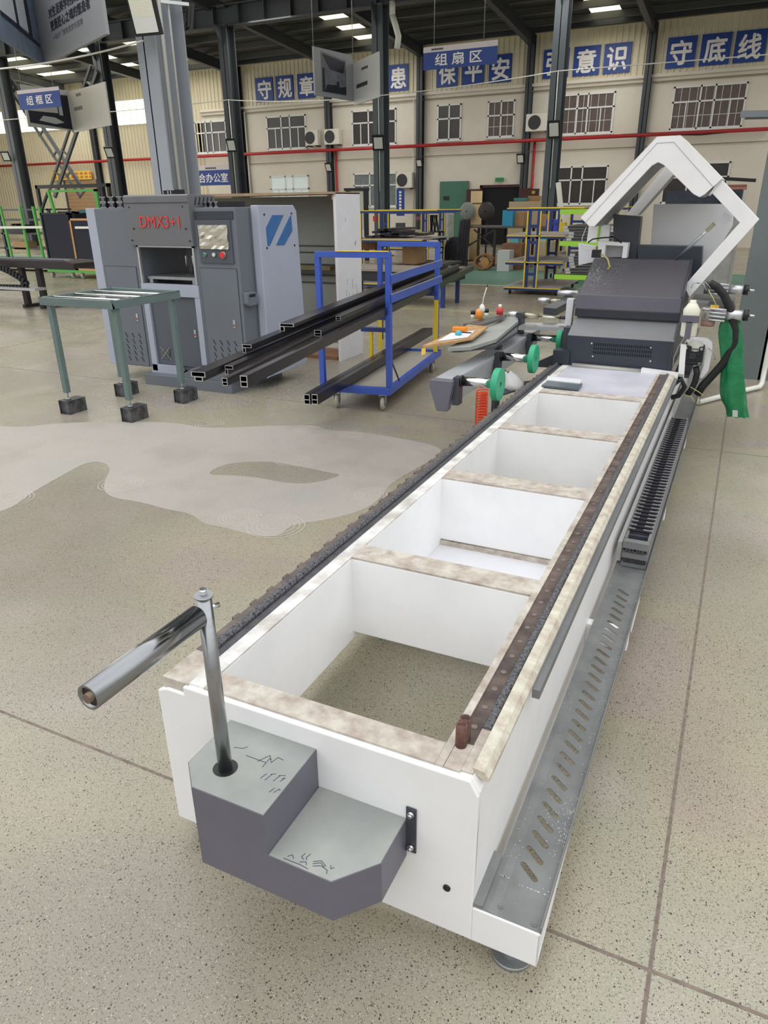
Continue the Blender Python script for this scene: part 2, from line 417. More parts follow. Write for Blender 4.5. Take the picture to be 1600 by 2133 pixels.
window(4, -11.22, -10.18, 4.02, 5.32, (.5,), .4, ())
window(5, -9.06, -7.96, 4.03, 5.32, (.5,), .4, (), PBR, True)
window(6, -6.11, -4.15, 4.0, 5.36, (.3, .5), .36, (.75,), PBR, True)
window(7, -2.13, .28, 3.98, 5.36, (.38, .58), .36, (.2, .8), PBR, True)
window(8, -19.62, -17.52, 1.55, 2.88, (.4, .6), .42, (.2, .8), PANEW)
window(9, -15.19, -13.05, 1.52, 2.88, (.38, .6), .36, (.2, .8), mat('grey_office_pane', (120, 128, 130), .3, var=.2))
window(10, -6.08, -4.14, 1.53, 2.9, (.28, .5), .36, (.75,))
window(11, -2.1, .135, 1.53, 2.9, (.38, .6), .36, (.8,))
# daylit translucent band on the left part of the wall
k = 12
for x0, x1 in ((-47, -42.4), (-42, -36.6), (-36.37, -30.3), (-29.9, -25.8)):
    f_ = MB(); z0, z1 = 5.42, 6.46
    n_ = int((x1-x0)/.42)
    for i in range(n_+1): f_.box(x0+(x1-x0)*i/n_-.012, x0+(x1-x0)*i/n_+.012, YW-.09, YW-.05, z0, z1)
    f_.box(x0, x1, YW-.1, YW-.05, z0-.04, z0).box(x0, x1, YW-.1, YW-.05, z1, z1+.04)
    o_ = f_.build('window_%d' % k, mat('pale_glazing_bar', (210, 208, 200), .5)); struct(o_)
    struct(MB().box(x0, x1, YW-.075, YW-.06, z0, z1).build('pane', DAY, o_)); k += 1

# doors ---------------------------------------------------------------------
d1 = MB().box(-11.03, -9.75, YW-.10, YW-.03, .05, 2.47).build('door_1', mat('green_sliding_door', (70, 118, 98), .5, var=.06)); struct(d1)
MB().box(-10.85, -10.6, YW-.13, YW-.10, 1.75, 1.9).build('door_plate', BLACK, d1)
d2 = MB()
d2.box(-9.25, -9.15, YW-.08, YW+.02, 0, 2.28).box(-7.5, -7.4, YW-.08, YW+.02, 0, 2.28).box(-9.25, -7.4, YW-.08, YW+.02, 2.2, 2.3)
d2 = d2.build('door_2', mat('dark_red_door_wood', (70, 30, 30), .5, var=.1)); struct(d2)
MB().box(-9.15, -7.5, YW-.02, YW-.005, 0, 2.2).build('doorway_interior', mat('dark_corridor', (14, 14, 20), .8), d2)
for x0, x1 in ((-9.75, -9.17), (-7.48, -7.05)):
    lf = MB().box(x0, x1, YW-.3, YW-.25, .02, 2.15)
    lf.box(x0+.1, x1-.1, YW-.31, YW-.3, .3, .95).box(x0+.1, x1-.1, YW-.31, YW-.3, 1.1, 1.9)
    lf.build('door_leaf', mat('dark_red_door_wood', (70, 30, 30)), d2)
sh = MB()
sx0, sx1 = at(138, 372, y=YW).x, at(203, 372, y=YW).x
z = 0.0
while z < 2.9: sh.box(sx0, sx1, YW-.11-(.012 if int(z/.09) % 2 else 0), YW-.05, z, z+.085); z += .09
sh = sh.build('door_3', mat('brown_roller_shutter', (178, 146, 112), .5, var=.08)); struct(sh)
MB().box(sx0-.12, sx0, YW-.14, YW-.05, 0, 3).box(sx1, sx1+.12, YW-.14, YW-.05, 0, 3).build('shutter_guide', GREYD, sh)
sp = thing('safety_banner', 'yellow banner with orange print over the brown roller shutter', 'banner', ((sx0+sx1)/2-.3, YW-.2, 3.0))
MB().box(sx0-.9, sx1-.2, YW-.2, YW-.16, 3.0, 3.42).build('banner_sheet', mat('yellow_banner', (236, 204, 92), .6), sp)
q = MB()
for r_ in range(2):
    for i in range(9):
        q.box(sx0-.7+i*.33, sx0-.7+i*.33+.2, YW-.21, YW-.2, 3.07+r_*.17, 3.17+r_*.17)
q.build('banner_print', mat('orange_print', (214, 120, 60), .6), sp)

# wall services -------------------------------------------------------------
tag(MB().cyl((-48, YW-.28, 3.80), (1.2, YW-.28, 3.86), .065, 12).build('fire_pipe', RED), 'long red fire main running along the back wall between the two window rows', 'pipe')
tag(MB().cyl((-23.2, YW-.08, 5.54), (14, YW-.08, 5.56), .025, 8).build('conduit', mat('grey_brown_conduit', (150, 138, 120), .6)), 'thin brown conduit along the back wall just under the ribbed cladding', 'pipe')
tag(MB().cyl((-23.2, YW-.06, 3.42), (1.2, YW-.06, 3.5), .014, 6).build('wall_cable', mat('grey_brown_conduit', (150, 138, 120))), 'thin grey cable running along the back wall below the red fire main', 'cable')
for i, (x_, w_) in enumerate(((-9.75, .0), (-17.2, 0), (-4.8, 0), (-1.1, 0), (-12.0+0, 0))): pass
tag(MB().cyl((-7.05, YW-.12, 0), (-7.05, YW-.12, 3.8), .05, 10).build('riser_pipe', RED), 'thin red riser pipe beside the dark doorway', 'pipe')
tag(MB().cyl((-16.0, YW-.12, 0), (-16.0, YW-.12, 3.8), .05, 10).build('riser_pipe', RED), 'thin red riser pipe beside the wall column left of the grey office window', 'pipe')
for i, (x_, lb) in enumerate(((-20.75, 'white downpipe on the back wall between the blue office sign and the frosted window'), (-21.35, 'white downpipe just behind the second dark column on the back wall'), (-12.25, 'thin white downpipe beside the wall column over the air conditioner'))):
    tag(MB().cyl((x_, YW-.1, 0), (x_, YW-.1, 5.6), .04 if i < 2 else .025, 10).build('downpipe', PVC), lb, 'pipe')

# blue character boards
names = [('守', -20.02, 'blue board with the first white character of the slogan, left end of the row'), ('规', -18.95, 'blue board with a white character, second in the row from the left'),
         ('章', -17.83, 'blue board with a white character beside the hanging grey poster'), ('患', -13.42, 'single blue board with a white character between poster and hanging blue banner'),
         ('保', -11.27, 'blue character board half hidden under the left of the hanging blue banner'), ('平', -10.17, 'blue character board with a cross-like sign under the middle of the hanging banner'),
         ('安', -9.07, 'blue character board just right of the hanging blue banner'), ('强', -6.93, 'blue character board partly hidden behind the right dark column'),
         ('意', -5.80, 'blue character board just right of the right dark column'), ('识', -4.70, 'blue character board with glossy tape, middle of the right part of the slogan'),
         ('守', -2.53, 'blue character board, left of the last three over the far right window'), ('底', -1.42, 'blue character board, middle of the last three over the far right window'),
         ('线', -.34, 'blue character board at the right end of the slogan')]
for ch, x_, lb in names:
    s_ = thing('slogan_board', lb, 'sign', (x_+.44, YW-.08, 5.93), 'blue slogan boards on the cladding')
    MB().box(x_, x_+.9+(.06 if x_ > -7 else 0), YW-.09, YW-.05, 5.93, 6.87).build('board', SIGNB, s_)
    text(ch, (x_+.13, YW-.09, 6.03), (1, 0, 0), (0, 0, 1), .68, .72, .012, .03).build('character', SIGNW, s_)

# air conditioner outdoor units
def acunit(x_, z_, lb, w_=.85, dark=True):
    a = thing('air_conditioner', lb, 'air conditioner', (x_, YW-.2, z_), 'outdoor air conditioner units')
    MB().box(x_, x_+w_, YW-.42, YW-.12, z_, z_+.6).build('case', mat('ac_white', (226, 222, 212), .5), a, .015)
    cx_ = x_+w_*.38; cz_ = z_+.3
    MB().cyl((cx_, YW-.43, cz_), (cx_, YW-.42, cz_), .25, 24).build('fan_grille', mat('ac_grille', (52, 52, 54), .5), a)
    g = MB()
    for r_ in (.08, .15, .22): g.pipe((cx_, YW-.44, cz_), (cx_, YW-.43, cz_), r_+.006, r_-.006, 20)
    g.build('grille_ring', mat('ac_ring', (84, 84, 86), .5), a)
    MB().box(x_+.08, x_+.11, YW-.42, YW, z_-.05, z_).box(x_+w_-.11, x_+w_-.08, YW-.42, YW, z_-.05, z_).build('bracket', COLDK, a)
acunit(-17.35, 4.05, 'small dark-fronted air conditioner unit left of the wall column under the poster', .62)
acunit(-16.4, 4.05, 'white air conditioner unit right of the wall column under the poster', .75)
acunit(-7.38, 4.15, 'largest white air conditioner unit, on the wall beside the barred window', .9)
acunit(-12.93, 2.25, 'white air conditioner unit low on the wall right of the grey office window', .75)

# exit sign, notice banner
e_ = MB().box(-8.6, -8.25, YW-.12, YW-.06, 2.42, 2.56).build('exit_sign', mat('green_exit_sign', (44, 120, 70), .5, emit=.15)); tag(e_, 'small green exit sign over the dark doorway', 'sign')
rb_ = thing('roll_banner', 'narrow blue roll-up banner standing right of the grey office window', 'banner', (-12.9, YW-.6, 0))
a_, b_ = at(826, 425, y=28), at(842, 393, y=28)
MB().box(a_.x, b_.x, 28, 28.03, a_.z-.45, b_.z).build('banner_sheet', SIGNB, rb_)
MB().box(a_.x-.02, b_.x+.02, 27.95, 28.08, 0, .9).build('banner_stand', GREYD, rb_)
q = MB()
for i in range(6): q.box((a_.x+b_.x)/2-.05, (a_.x+b_.x)/2+.05, 27.99, 28.0, a_.z-.2+i*.12, a_.z-.12+i*.12)
q.build('banner_print', SIGNW, rb_)

# ================================================================ columns
def hcol(x_, y_, w_, d_, z1, m, lb, z0=0, fl_=.03, base=True):
    t = MB().box(x_-w_/2, x_+w_/2, y_-d_/2, y_-d_/2+fl_, z0, z1).box(x_-w_/2, x_+w_/2, y_+d_/2-fl_, y_+d_/2, z0, z1).box(x_-.012, x_+.012, y_-d_/2, y_+d_/2, z0, z1)
    if base: t.box(x_-w_/2-.1, x_+w_/2+.1, y_-d_/2-.1, y_+d_/2+.1, 0, .03)
    return tag(t.build('steel_column', m), lb, 'column')
for x_, lb in ((-30.2, 'dark wall column behind the far left rack'), (-25.6, 'dark wall column left of the brown roller shutter'), (-20.95, 'dark wall column between blue office sign and frosted window'),
               (-16.28, 'dark wall column between the two small air conditioners'), (-11.93, 'dark wall column just left of the green sliding door'),
               (-7.39, 'dark wall column right of the doorway beside the largest air conditioner'), (-3.06, 'dark wall column between the two barred windows on the right')):
    hcol(x_, YW-.16, .26, .26, 7.4, COLDK, lb, fl_=.03)
# row under the crane runway
YR = 22.0
for x_, lb in ((-26.6, 'dark runway column at the left edge behind the green racks'), (-21.32, 'dark runway column left of the big light-grey column'), (-15.65, 'dark runway column right of the big light-grey column'),
               (-9.95, 'dark runway column in the middle, beside the hanging grey poster'), (-4.40, 'dark runway column behind the yellow and blue trolley on the right')):
    hcol(x_, YR, .36, .46, 7.1, COLUMN if x_ > -15 else COLDK, lb, fl_=.04)
    q = MB().prism([(YR-.25, 6.5), (YR-.25, 7.05), (YR-.7, 7.05)], 'x', x_-.02, x_+.02)
    tag(q.build('column_bracket', COLDK), 'haunch bracket under the runway beam, '+{-26.6: 'leftmost', -21.32: 'second from left', -15.65: 'third from left', -9.95: 'fourth from left', -4.40: 'rightmost'}[x_], 'bracket')
cb = MB().box(-48, 14, YR-.18, YR+.18, 7.05, 7.09).box(-48, 14, YR-.18, YR+.18, 7.62, 7.66).box(-48, 14, YR-.015, YR+.015, 7.05, 7.65)
x = -47
while x < 14: cb.box(x-.012, x+.012, YR-.17, YR+.17, 7.09, 7.62); x += 1.0
tag(cb.build('crane_beam', COLDK), 'long dark crane runway beam carried by the runway columns', 'beam')
for x_, lb in ((-26.6, 'far left'), (-21.32, 'left'), (-15.65, 'centre left'), (-9.95, 'centre'), (-4.4, 'right')):
    tag(MB().box(x_-.16, x_+.16, YR-.2, YR+.2, 7.66, rz_(YR)-.6).build('beam_post', COLDK), 'short dark post between runway beam and roof above the %s runway column' % lb, 'post')
tag(MB().cyl((-9.45, YR-.2, 7.1), (-9.45, YR-.2, 6.75), .09, 12).tube([(-9.45, YR-.2, 6.75), (-9.35, YR-.2, 6.5), (-9.25, YR-.2, 6.2), (-9.3, YR-.2, 5.9)], .09, 12).build('rain_pipe', PVC), 'bent white rain pipe beside the head of the middle runway column', 'pipe')
# laced diagonal braces in the left bay
def lattice(p0, p1, lb):
    p0, p1 = V(p0), V(p1); d = (p1-p0).normalized(); n_ = V((d.z, 0, -d.x)); q = MB()
    q.bar(p0+n_*.17, p1+n_*.17, .08, .08, (0, 1, 0)); q.bar(p0-n_*.17, p1-n_*.17, .12, .1, (0, 1, 0))
    L_ = (p1-p0).length; s_ = .6
    while s_ < L_: q.bar(p0+d*s_+n_*.24, p0+d*s_-n_*.24, .06, .06, (0, 1, 0)); s_ += .95
    tag(q.build('lattice_brace', COLDK), lb, 'brace')
lattice(at(196, 142, y=YR-.29), at(108, 405, y=YR-.29), 'laced diagonal brace rising to the right in the left bay')
lattice(at(12, 160, y=YR+.29), at(172, 405, y=YR+.29), 'laced diagonal brace falling to the right in the left bay')

# big light grey column standing behind the punching press
x0 = at(317, 200, y=8).x-.17
q = MB().box(x0, x0+.34, 8, 8.03, 0, 9).box(x0, x0+.34, 8.62, 8.65, 0, 9).box(x0+.12, x0+.14, 8, 8.65, 0, 9).box(x0-.1, x0+.44, 7.9, 8.75, 0, .03)
BIGX = x0
tag(q.build('steel_column', COLUMN2), 'tall light-grey steel column rising behind the punching press', 'column')
tag(MB().cyl((x0+.30, 8.2, 1), (x0+.30, 8.2, 8.6), .035, 12).build('conduit_pipe', mat('bright_conduit', (226, 228, 228), .35, metal=.4)), 'thick white conduit pipe clipped up the big light-grey column', 'pipe')
tag(MB().cyl((x0+.28, 8.42, 1), (x0+.28, 8.42, 8.6), .02, 10).build('conduit_pipe', mat('bright_conduit', (226, 228, 228))), 'thin white conduit up the back of the big light-grey column', 'pipe')
tag(MB().bar((x0+.02, 7.95, 4.22), (x0+.5, 8.6, 4.22), .04, .04).build('cable_bracket', ALU), 'white bracket bar across the head of the big light-grey column', 'bracket')

# near grey-green column at the right edge, with its base and cleat
q = MB().box(1.19, 1.75, 6.70, 6.74, 0, 8.5).box(1.46, 1.48, 6.7, 7.3, 0, 8.5).box(1.19, 1.75, 7.26, 7.3, 0, 8.5)
tag(q.build('steel_column', mat('grey_green_column', (112, 122, 122), .45, var=.12, scale=1.5)), 'wide grey-green steel column at the right edge behind the saw', 'column')
q = MB().bar(at(1543, 238, y=6.5), at(1660, 236, y=6.5), .04, .05).bar(at(1552, 246, y=6.55), at(1660, 243, y=6.55), .06, .02)
tag(q.build('angle_cleat', mat('cleat_grey', (120, 126, 130), .4, metal=.3)), 'grey angle cleat bolted across the right edge column', 'bracket')
q = MB().bar(at(1538, 455, y=6.66), at(1600, 455, y=6.66), .04, .03)

# ================================================================ hanging things
def strings(pts, lb):
    q = MB()
    for a, b_ in pts: q.cyl(a, b_, .008, 5)
    return q
h = thing('hanging_banner', 'blue hanging banner reading 组扇区 in the middle of the hall', 'banner', tuple((at(960, 110, y=18)).xyz))
x0, x1, z1, z0 = at(882, 101, y=18).x, at(1037, 85, y=18).x, 5.13, 4.665
MB().box(x0, x1, 18, 18.02, z0, z1-.1).build('banner_sheet', SIGNB, h)
MB().box(x0, x1, 18, 18.02, z1-.1, z1+.02).build('header', mat('pale_header', (214, 204, 208), .6), h)
text('组 扇 区', (x0+.32, 18, z0+.07), (1, 0, 0), (0, 0, 1), 1.2, .25, .006, .02).build('lettering', SIGNW, h)
q = MB()
for i in range(7): q.box(x0+.22+i*.045, x0+.22+i*.045+.032, 17.992, 18, z1-.06, z1-.025)
q.build('logo', INK, h)
strings([((x0+.28, 18.01, z1), (x0+.28, 18.01, 8.3)), ((x1-.35, 18.01, z1), (x1-.35, 18.01, 8.3))], '').build('hanging_wire', STEELR, h)

# two-sided hanging poster box (middle)
a, b_, c_, d_ = at(655, 98, y=16), at(734, 125, y=16), at(734, 222, y=16), at(657, 205, y=16)
PG = mat('poster_grey', (150, 152, 158), .5); PG2 = mat('poster_light_grey', (196, 196, 196), .5)
h = thing('hanging_poster', 'grey two-faced hanging poster with a dark interior photograph, middle of the hall', 'poster', tuple(a))
pa, pb = V((a.x-.25, 15.2, 0)), V((b_.x, 16.1, 0))
def poster(h, pa, pb, z0, z1, m, th=.04):
    d = (pb-pa).normalized(); n_ = V((d.y, -d.x, 0))
    q = MB().plate([pa+V((0, 0, z0)), pb+V((0, 0, z0)), pb+V((0, 0, z1)), pa+V((0, 0, z1))], th, -n_)
    return q.build('panel', m, h), d, n_
pa = at(655, 150, y=15.2); pa.z = 0; pb = at(736, 150, y=16.6); pb.z = 0; pc = at(788, 150, y=15.6); pc.z = 0
poster(h, pa, pb, 3.93, 4.88, PG)
pd, d, n_ = poster(h, pb, pc, 3.84, 4.72, PG2)
d = (pb-pa).normalized(); n_ = V((d.y, -d.x, 0)); Lw = (pb-pa).length
P_ = lambda s_, z, o_=.004: pa+d*(Lw*s_)+V((0, 0, z))+n_*o_
def pq(pts, o_): return [P_(s_, z, o_) for s_, z in pts]
MB().plate(pq([(.17, 4.02), (.8, 4.02), (.8, 4.74), (.17, 4.82)], 0), .005, n_).build('picture', mat('poster_mid_tone', (112, 114, 124), .5, var=.3, scale=5), h)
MB().plate(pq([(.2, 4.78), (.78, 4.70), (.72, 4.46), (.38, 4.5)], .006), .003, n_).plate(pq([(.19, 4.03), (.24, 4.03), (.25, 4.5), (.19, 4.5)], .006), .003, n_).plate(pq([(.24, 4.03), (.79, 4.03), (.79, 4.2), (.62, 4.16), (.6, 4.28), (.55, 4.28), (.55, 4.2), (.3, 4.18)], .006), .003, n_).build('picture_dark', mat('poster_dark', (30, 32, 50), .5), h)
d = (pc-pb).normalized(); n_ = V((d.y, -d.x, 0)); Lw = (pc-pb).length
q = MB()
for i in range(7): q.plate([pb+d*(.2+.1*i)+V((0, 0, 4.17))+n_*.004, pb+d*(.28+.1*i)+V((0, 0, 4.17))+n_*.004, pb+d*(.28+.1*i)+V((0, 0, 4.25))+n_*.004, pb+d*(.2+.1*i)+V((0, 0, 4.25))+n_*.004], .003, n_)
for i in range(4): q.plate([pb+d*(.55+.1*i)+V((0, 0, 4.5))+n_*.004, pb+d*(.62+.1*i)+V((0, 0, 4.5))+n_*.004, pb+d*(.62+.1*i)+V((0, 0, 4.55))+n_*.004, pb+d*(.55+.1*i)+V((0, 0, 4.55))+n_*.004], .003, n_)
q.build('lettering', INK, h)
strings([(pa+V((0, 0, 4.88)), pa+V((0, 0, 8))), (pb+V((0, 0, 4.8)), pb+V((0, 0, 8)))], '').build('hanging_wire', STEELR, h)

# near hanging poster with three lines of writing (top left)
A_, B_ = at(70, 0, y=8.6), at(228, 122, y=7.4)
pa, pb = V((A_.x, A_.y, 0)), V((B_.x, B_.y, 0))
h = thing('hanging_poster', 'near grey hanging poster with three lines of dark characters, top left', 'poster', tuple(pa))
z0a = at(90, 92, y=8.6).z; z0b = at(229, 122, y=7.4).z
d = (pb-pa).normalized(); n_ = V((d.y, -d.x, 0)); Lw = (pb-pa).length; z0 = (z0a+z0b)/2; z1 = z0+1.35
PGN = mat('poster_grey_satin', (150, 152, 156), .5)
MB().plate([pa+V((0, 0, z0)), pb+V((0, 0, z0)), pb+V((0, 0, z1)), pa+V((0, 0, z1))], .05, -n_).build('panel', PGN, h)
T_ = MB()
tw = lambda b_, s_, z, w_, hh, bo: text(b_, pa+d*(Lw*s_)+n_*.001+V((0, 0, z)), d, (0, 0, 1), w_, hh, .004, bo)
tw('对生活美学的执着', .22, z0+.52, Lw*.50, .125, .015).build('lettering', INK, h)
tw('更是匠心之魂的塑造者', .22, z0+.36, Lw*.63, .125, .015).build('lettering', INK, h)
tw('一扇好门窗给您家的温暖', .22, z0+.24, Lw*.50, .07, 0).build('lettering', INKG, h)
# its second panel, with a photograph of a building, turned away to the left
pd = V((-7.805, 6.082, 0)); d2_ = (pa-pd).normalized(); n2 = V((d2_.y, -d2_.x, 0))
MB().plate([pd+V((0, 0, z0)), pa+V((0, 0, z0)), pa+V((0, 0, z1)), pd+V((0, 0, z1))], .05, -n2).build('panel', mat('poster_blue_grey', (108, 122, 142), .5, var=.2), h)
q = MB()
for s0, s1 in ((.62, .66), (.8, .86)): q.plate([pd+(pa-pd)*s_+V((0, 0, z))+n2*.003 for s_, z in ((s0, z0+.3), (s1, z0+.28), (s1, z1), (s0, z1))], .003, n2)
q.plate([pd+(pa-pd)*s_+V((0, 0, z))+n2*.003 for s_, z in ((.4, z0+.30), (.97, z0+.22), (.97, z0+.27), (.4, z0+.36))], .003, n2)
q.build('picture_dark', mat('poster_dark', (30, 32, 50)), h)
MB().plate([pd+(pa-pd)*s_+V((0, 0, z))+n2*.003 for s_, z in ((.4, z0+.36), (.62, z0+.34), (.62, z1), (.4, z1))], .002, n2).plate([pd+(pa-pd)*s_+V((0, 0, z))+n2*.003 for s_, z in ((.66, z0+.34), (.8, z0+.32), (.8, z1), (.66, z1))], .002, n2).build('picture_light', mat('poster_pale', (190, 196, 202), .5), h)
strings([(pa+V((0, 0, z1)), pa+V((0, 0, 8.6))), (pb+V((0, 0, z1)), pb+V((0, 0, 8.6)))], '').build('hanging_wire', STEELR, h)

# far left hanging poster and its blue banner
pa, pb, pc = at(48, 200, y=16.6), at(142, 195, y=18.2), at(222, 200, y=17.2)
for p in (pa, pb, pc): p.z = 0
z0 = 3.92; z1 = 5.05
h = thing('hanging_poster', 'far hanging poster with a black and white car photograph, behind the 组框区 banner', 'poster', tuple(pa))
poster(h, pa, pb, z0, z1, PG2); poster(h, pb, pc, z0-.05, z1-.05, mat('poster_cream', (206, 202, 194), .5))
d = (pb-pa).normalized(); n_ = V((d.y, -d.x, 0)); Lw = (pb-pa).length
P_ = lambda s_, z, o_=.004: pa+d*(Lw*s_)+V((0, 0, z))+n_*o_
MB().plate([P_(s_, z, .002) for s_, z in ((.05, z0+.12), (.97, z0+.02), (.97, z1-.15), (.7, z1-.15), (.7, z0+.45), (.05, z0+.45))], .004, n_).build('picture_dark', mat('poster_dark', (30, 32, 50)), h)
MB().plate([P_(s_, z, .008) for s_, z in ((.25, z0+.2), (.6, z0+.14), (.8, z0+.2), (.62, z0+.32), (.35, z0+.34))], .004, n_).plate([P_(s_, z, .008) for s_, z in ((.72, z0+.4), (.8, z0+.4), (.8, z0+.8), (.72, z0+.8))], .004, n_).build('picture_light', mat('poster_pale', (190, 196, 202)), h)
d = (pc-pb).normalized(); n_ = V((d.y, -d.x, 0))
q = MB()
for i in range(5): q.plate([pb+d*(.3+.13*i)+V((0, 0, 4.45))+n_*.004, pb+d*(.4+.13*i)+V((0, 0, 4.45))+n_*.004, pb+d*(.4+.13*i)+V((0, 0, 4.55))+n_*.004, pb+d*(.3+.13*i)+V((0, 0, 4.55))+n_*.004], .003, n_)
for i in range(3): q.plate([pb+d*(.6+.13*i)+V((0, 0, 4.82))+n_*.004, pb+d*(.7+.13*i)+V((0, 0, 4.82))+n_*.004, pb+d*(.7+.13*i)+V((0, 0, 4.9))+n_*.004, pb+d*(.6+.13*i)+V((0, 0, 4.9))+n_*.004], .003, n_)
q.build('lettering', INKG, h)
strings([(pa+V((0, 0, z1)), pa+V((0, 0, 7.9))), (pc+V((0, 0, z1)), pc+V((0, 0, 7.9)))], '').build('hanging_wire', STEELR, h)
h = thing('hanging_banner', 'blue hanging banner reading 组框区 at the left of the hall', 'banner', tuple(at(80, 200, y=15.5)))
x0, x1, zt, zb = at(36, 197, y=15.5).x, at(122, 185, y=15.5).x, at(80, 192, y=15.5).z, at(80, 226, y=15.5).z
MB().box(x0, x1, 15.5, 15.52, zb, zt).build('banner_sheet', SIGNB, h)
MB().box(x0, x1, 15.5, 15.52, zt, zt+.09).build('header', mat('pale_header', (214, 204, 208)), h)
text('组 框 区', (x0+(x1-x0)*.2, 15.5, zb+.1), (1, 0, 0), (0, 0, 1), (x1-x0)*.62, zt-zb-.17, .006, .02).build('lettering', SIGNW, h)
strings([((x0+.2, 15.51, zt), (x0+.2, 15.51, 8.3)), ((x1-.2, 15.51, zt), (x1-.2, 15.51, 8.3))], '').build('hanging_wire', STEELR, h)
h = thing('office_sign', 'blue sign reading 综合办公室 under the red pipe beside the big column', 'sign', tuple(at(440, 365, y=27)))
x0, x1, zt, zb = at(395, 357, y=27).x, at(487, 350, y=27).x, at(452, 354, y=27).z, at(452, 386, y=27).z
MB().box(x0, x1, 27, 27.05, zb, zt).build('board', SIGNB, h); MB().box(x0, x1, 27, 27.05, zt, zt+.2).build('header', mat('pale_header', (214, 204, 208)), h)
text('综合办公室', (x0+(x1-x0)*.03, 27, zb+.12), (1, 0, 0), (0, 0, 1), (x1-x0)*.82, zt-zb-.25, .006, .02).build('lettering', SIGNW, h)
q = MB()
for i in range(6): q.box(x0+.9+i*.1, x0+.97+i*.1, 26.99, 27, zt+.05, zt+.11)
q.build('logo', INK, h)
strings([((x0+.2, 27.02, zt), (x0+.2, 27.02, 7.84)), ((x1-.2, 27.02, zt), (x1-.2, 27.02, 7.84))], '').build('hanging_wire', STEELR, h)

# thin white cables slung between the columns
def cable(p, q_, sag, lb, r_=.014, m=PVC):
    p, q_ = V(p), V(q_); pts = [p.lerp(q_, i/12)-V((0, 0, sag*4*(i/12)*(1-i/12))) for i in range(13)]
    return tag(MB().tube(pts, r_, 6).build('slung_cable', m), lb, 'cable')
y_ = YR-.3
cable(at(-20, 252, y=y_), at(215, 234, y=y_), 0, 'thin white cable across the left bay')
cable(at(215, 234, y=y_), at(476, 208, y=y_), .02, 'thin white cable between left and centre-left runway columns')
cable(at(476, 208, y=y_), at(790, 199, y=y_), .1, 'thin white cable between centre-left and middle runway columns')
cable(at(790, 199, y=y_), at(1163, 148, y=y_), .05, 'thin white cable between middle and right runway columns')
cable(at(1163, 148, y=y_), at(1620, 112, y=y_), .0, 'thin white cable from the right runway column out of view')
cable(at(-20, 145, y=7.9), at(298, 85, y=7.9), .05, 'near white cable running from the big column to the top left', .012)
for u0, v0, v1, lb in ((476, 208, 420, 'centre-left'), (788, 199, 420, 'middle'), (1163, 148, 400, 'right')):
    a = at(u0, v0, y=y_); tag(MB().cyl((a.x, y_, a.z), (a.x+.02, y_, 2.0), .014, 6).build('drop_cable', PVC), 'white cable dropping down the %s runway column' % lb, 'cable')
def curvecable(lb, pts, r_=.012): tag(MB().tube(pts, r_, 6).build('slung_cable', BLACK), lb, 'cable')
curvecable('black cable sagging below the red fire main over the saw', [at(u, v, y=YW-.3) for u, v in ((1200, 290), (1250, 286), (1300, 280), (1360, 277), (1400, 281), (1460, 281), (1520, 275), (1575, 267))], .02)

# floodlights
def flood(u, v, y, s_, lb, tilt=25, yaw=0, big=False):
    p = at(u, v, y=y)
    o_ = local('floodlight', lb, 'floodlight', tuple(p), 'floodlights on the columns', R(yaw))
    if not big and s_ > .3: s_ *= .8
    th = R(tilt); up = V((0, -sin(th), cos(th)))*s_*.62; rt_ = V((s_*.5, 0, 0)); nn = V((0, -cos(th), -sin(th)))
    b_ = MB().plate([-rt_-up, rt_-up, rt_+up, -rt_+up], s_*.16, -nn)
    for i in range(6): b_.plate([rt_*(-.8+.3*i)-up*.8-nn*s_*.16, rt_*(-.75+.3*i)-up*.8-nn*s_*.16, rt_*(-.75+.3*i)+up*.8-nn*s_*.16, rt_*(-.8+.3*i)+up*.8-nn*s_*.16], s_*.12, -nn)
    b_.build('housing', BLACK, o_)
    lf_ = .86 if big else .74
    MB().plate([(-rt_-up)*lf_, (rt_-up)*lf_, (rt_+up)*lf_, (-rt_+up)*lf_], s_*.02, nn).build('lens', mat('floodlight_lens', (222, 224, 220), .35), o_)
    if big:
        q = MB()
        for i in range(8):
            for j_ in range(11):
                c_ = rt_*(-.72+.205*i)+up*(-.1+.09*j_)+nn*s_*.02
                q.plate([c_+rt_*a_*.06+up*b2*.03 for a_, b2 in ((-1, -1), (1, -1), (1, 1), (-1, 1))], .002, nn)
        q.build('lamp_dots', mat('led_dot', (236, 234, 200), .5), o_)
    MB().bar(V((0, .02, 0))-nn*s_*.1, V((0, .25*s_+.1, -.3*s_)), .03, .03).build('bracket', COLDK, o_)
flood(298, 28, 7.7, .40, 'large LED floodlight with a grid of lamps on the big light-grey column, top left', 15, 8, True)
flood(400, 40, 8.9, .34, 'black floodlight seen edge-on at the right of the big light-grey column', 10, 140)
flood(228, 318, YR-.5, .42, 'floodlight on the runway column left of the big light-grey column', 30, 20)
flood(482, 303, YR-.5, .42, 'floodlight on the centre-left runway column above the office sign', 20, 15)
flood(788, 298, YR-.5, .46, 'floodlight on the middle runway column', 25, 20)
flood(1154, 270, YR-.5, .46, 'floodlight on the right runway column', 15, -10)
flood(12, 326, YR-.5, .4, 'floodlight on the leftmost runway column', 30, 30)
flood(684, 349, YW-.4, .3, 'small floodlight on the wall column left of the grey office window', 25, 0)
flood(1084, 331, YW-.4, .3, 'small floodlight on the wall column beside the doorway', 25, 0)
flood(873, 340, YW-.4, .26, 'small floodlight on the wall column by the low air conditioner', 25, 0)

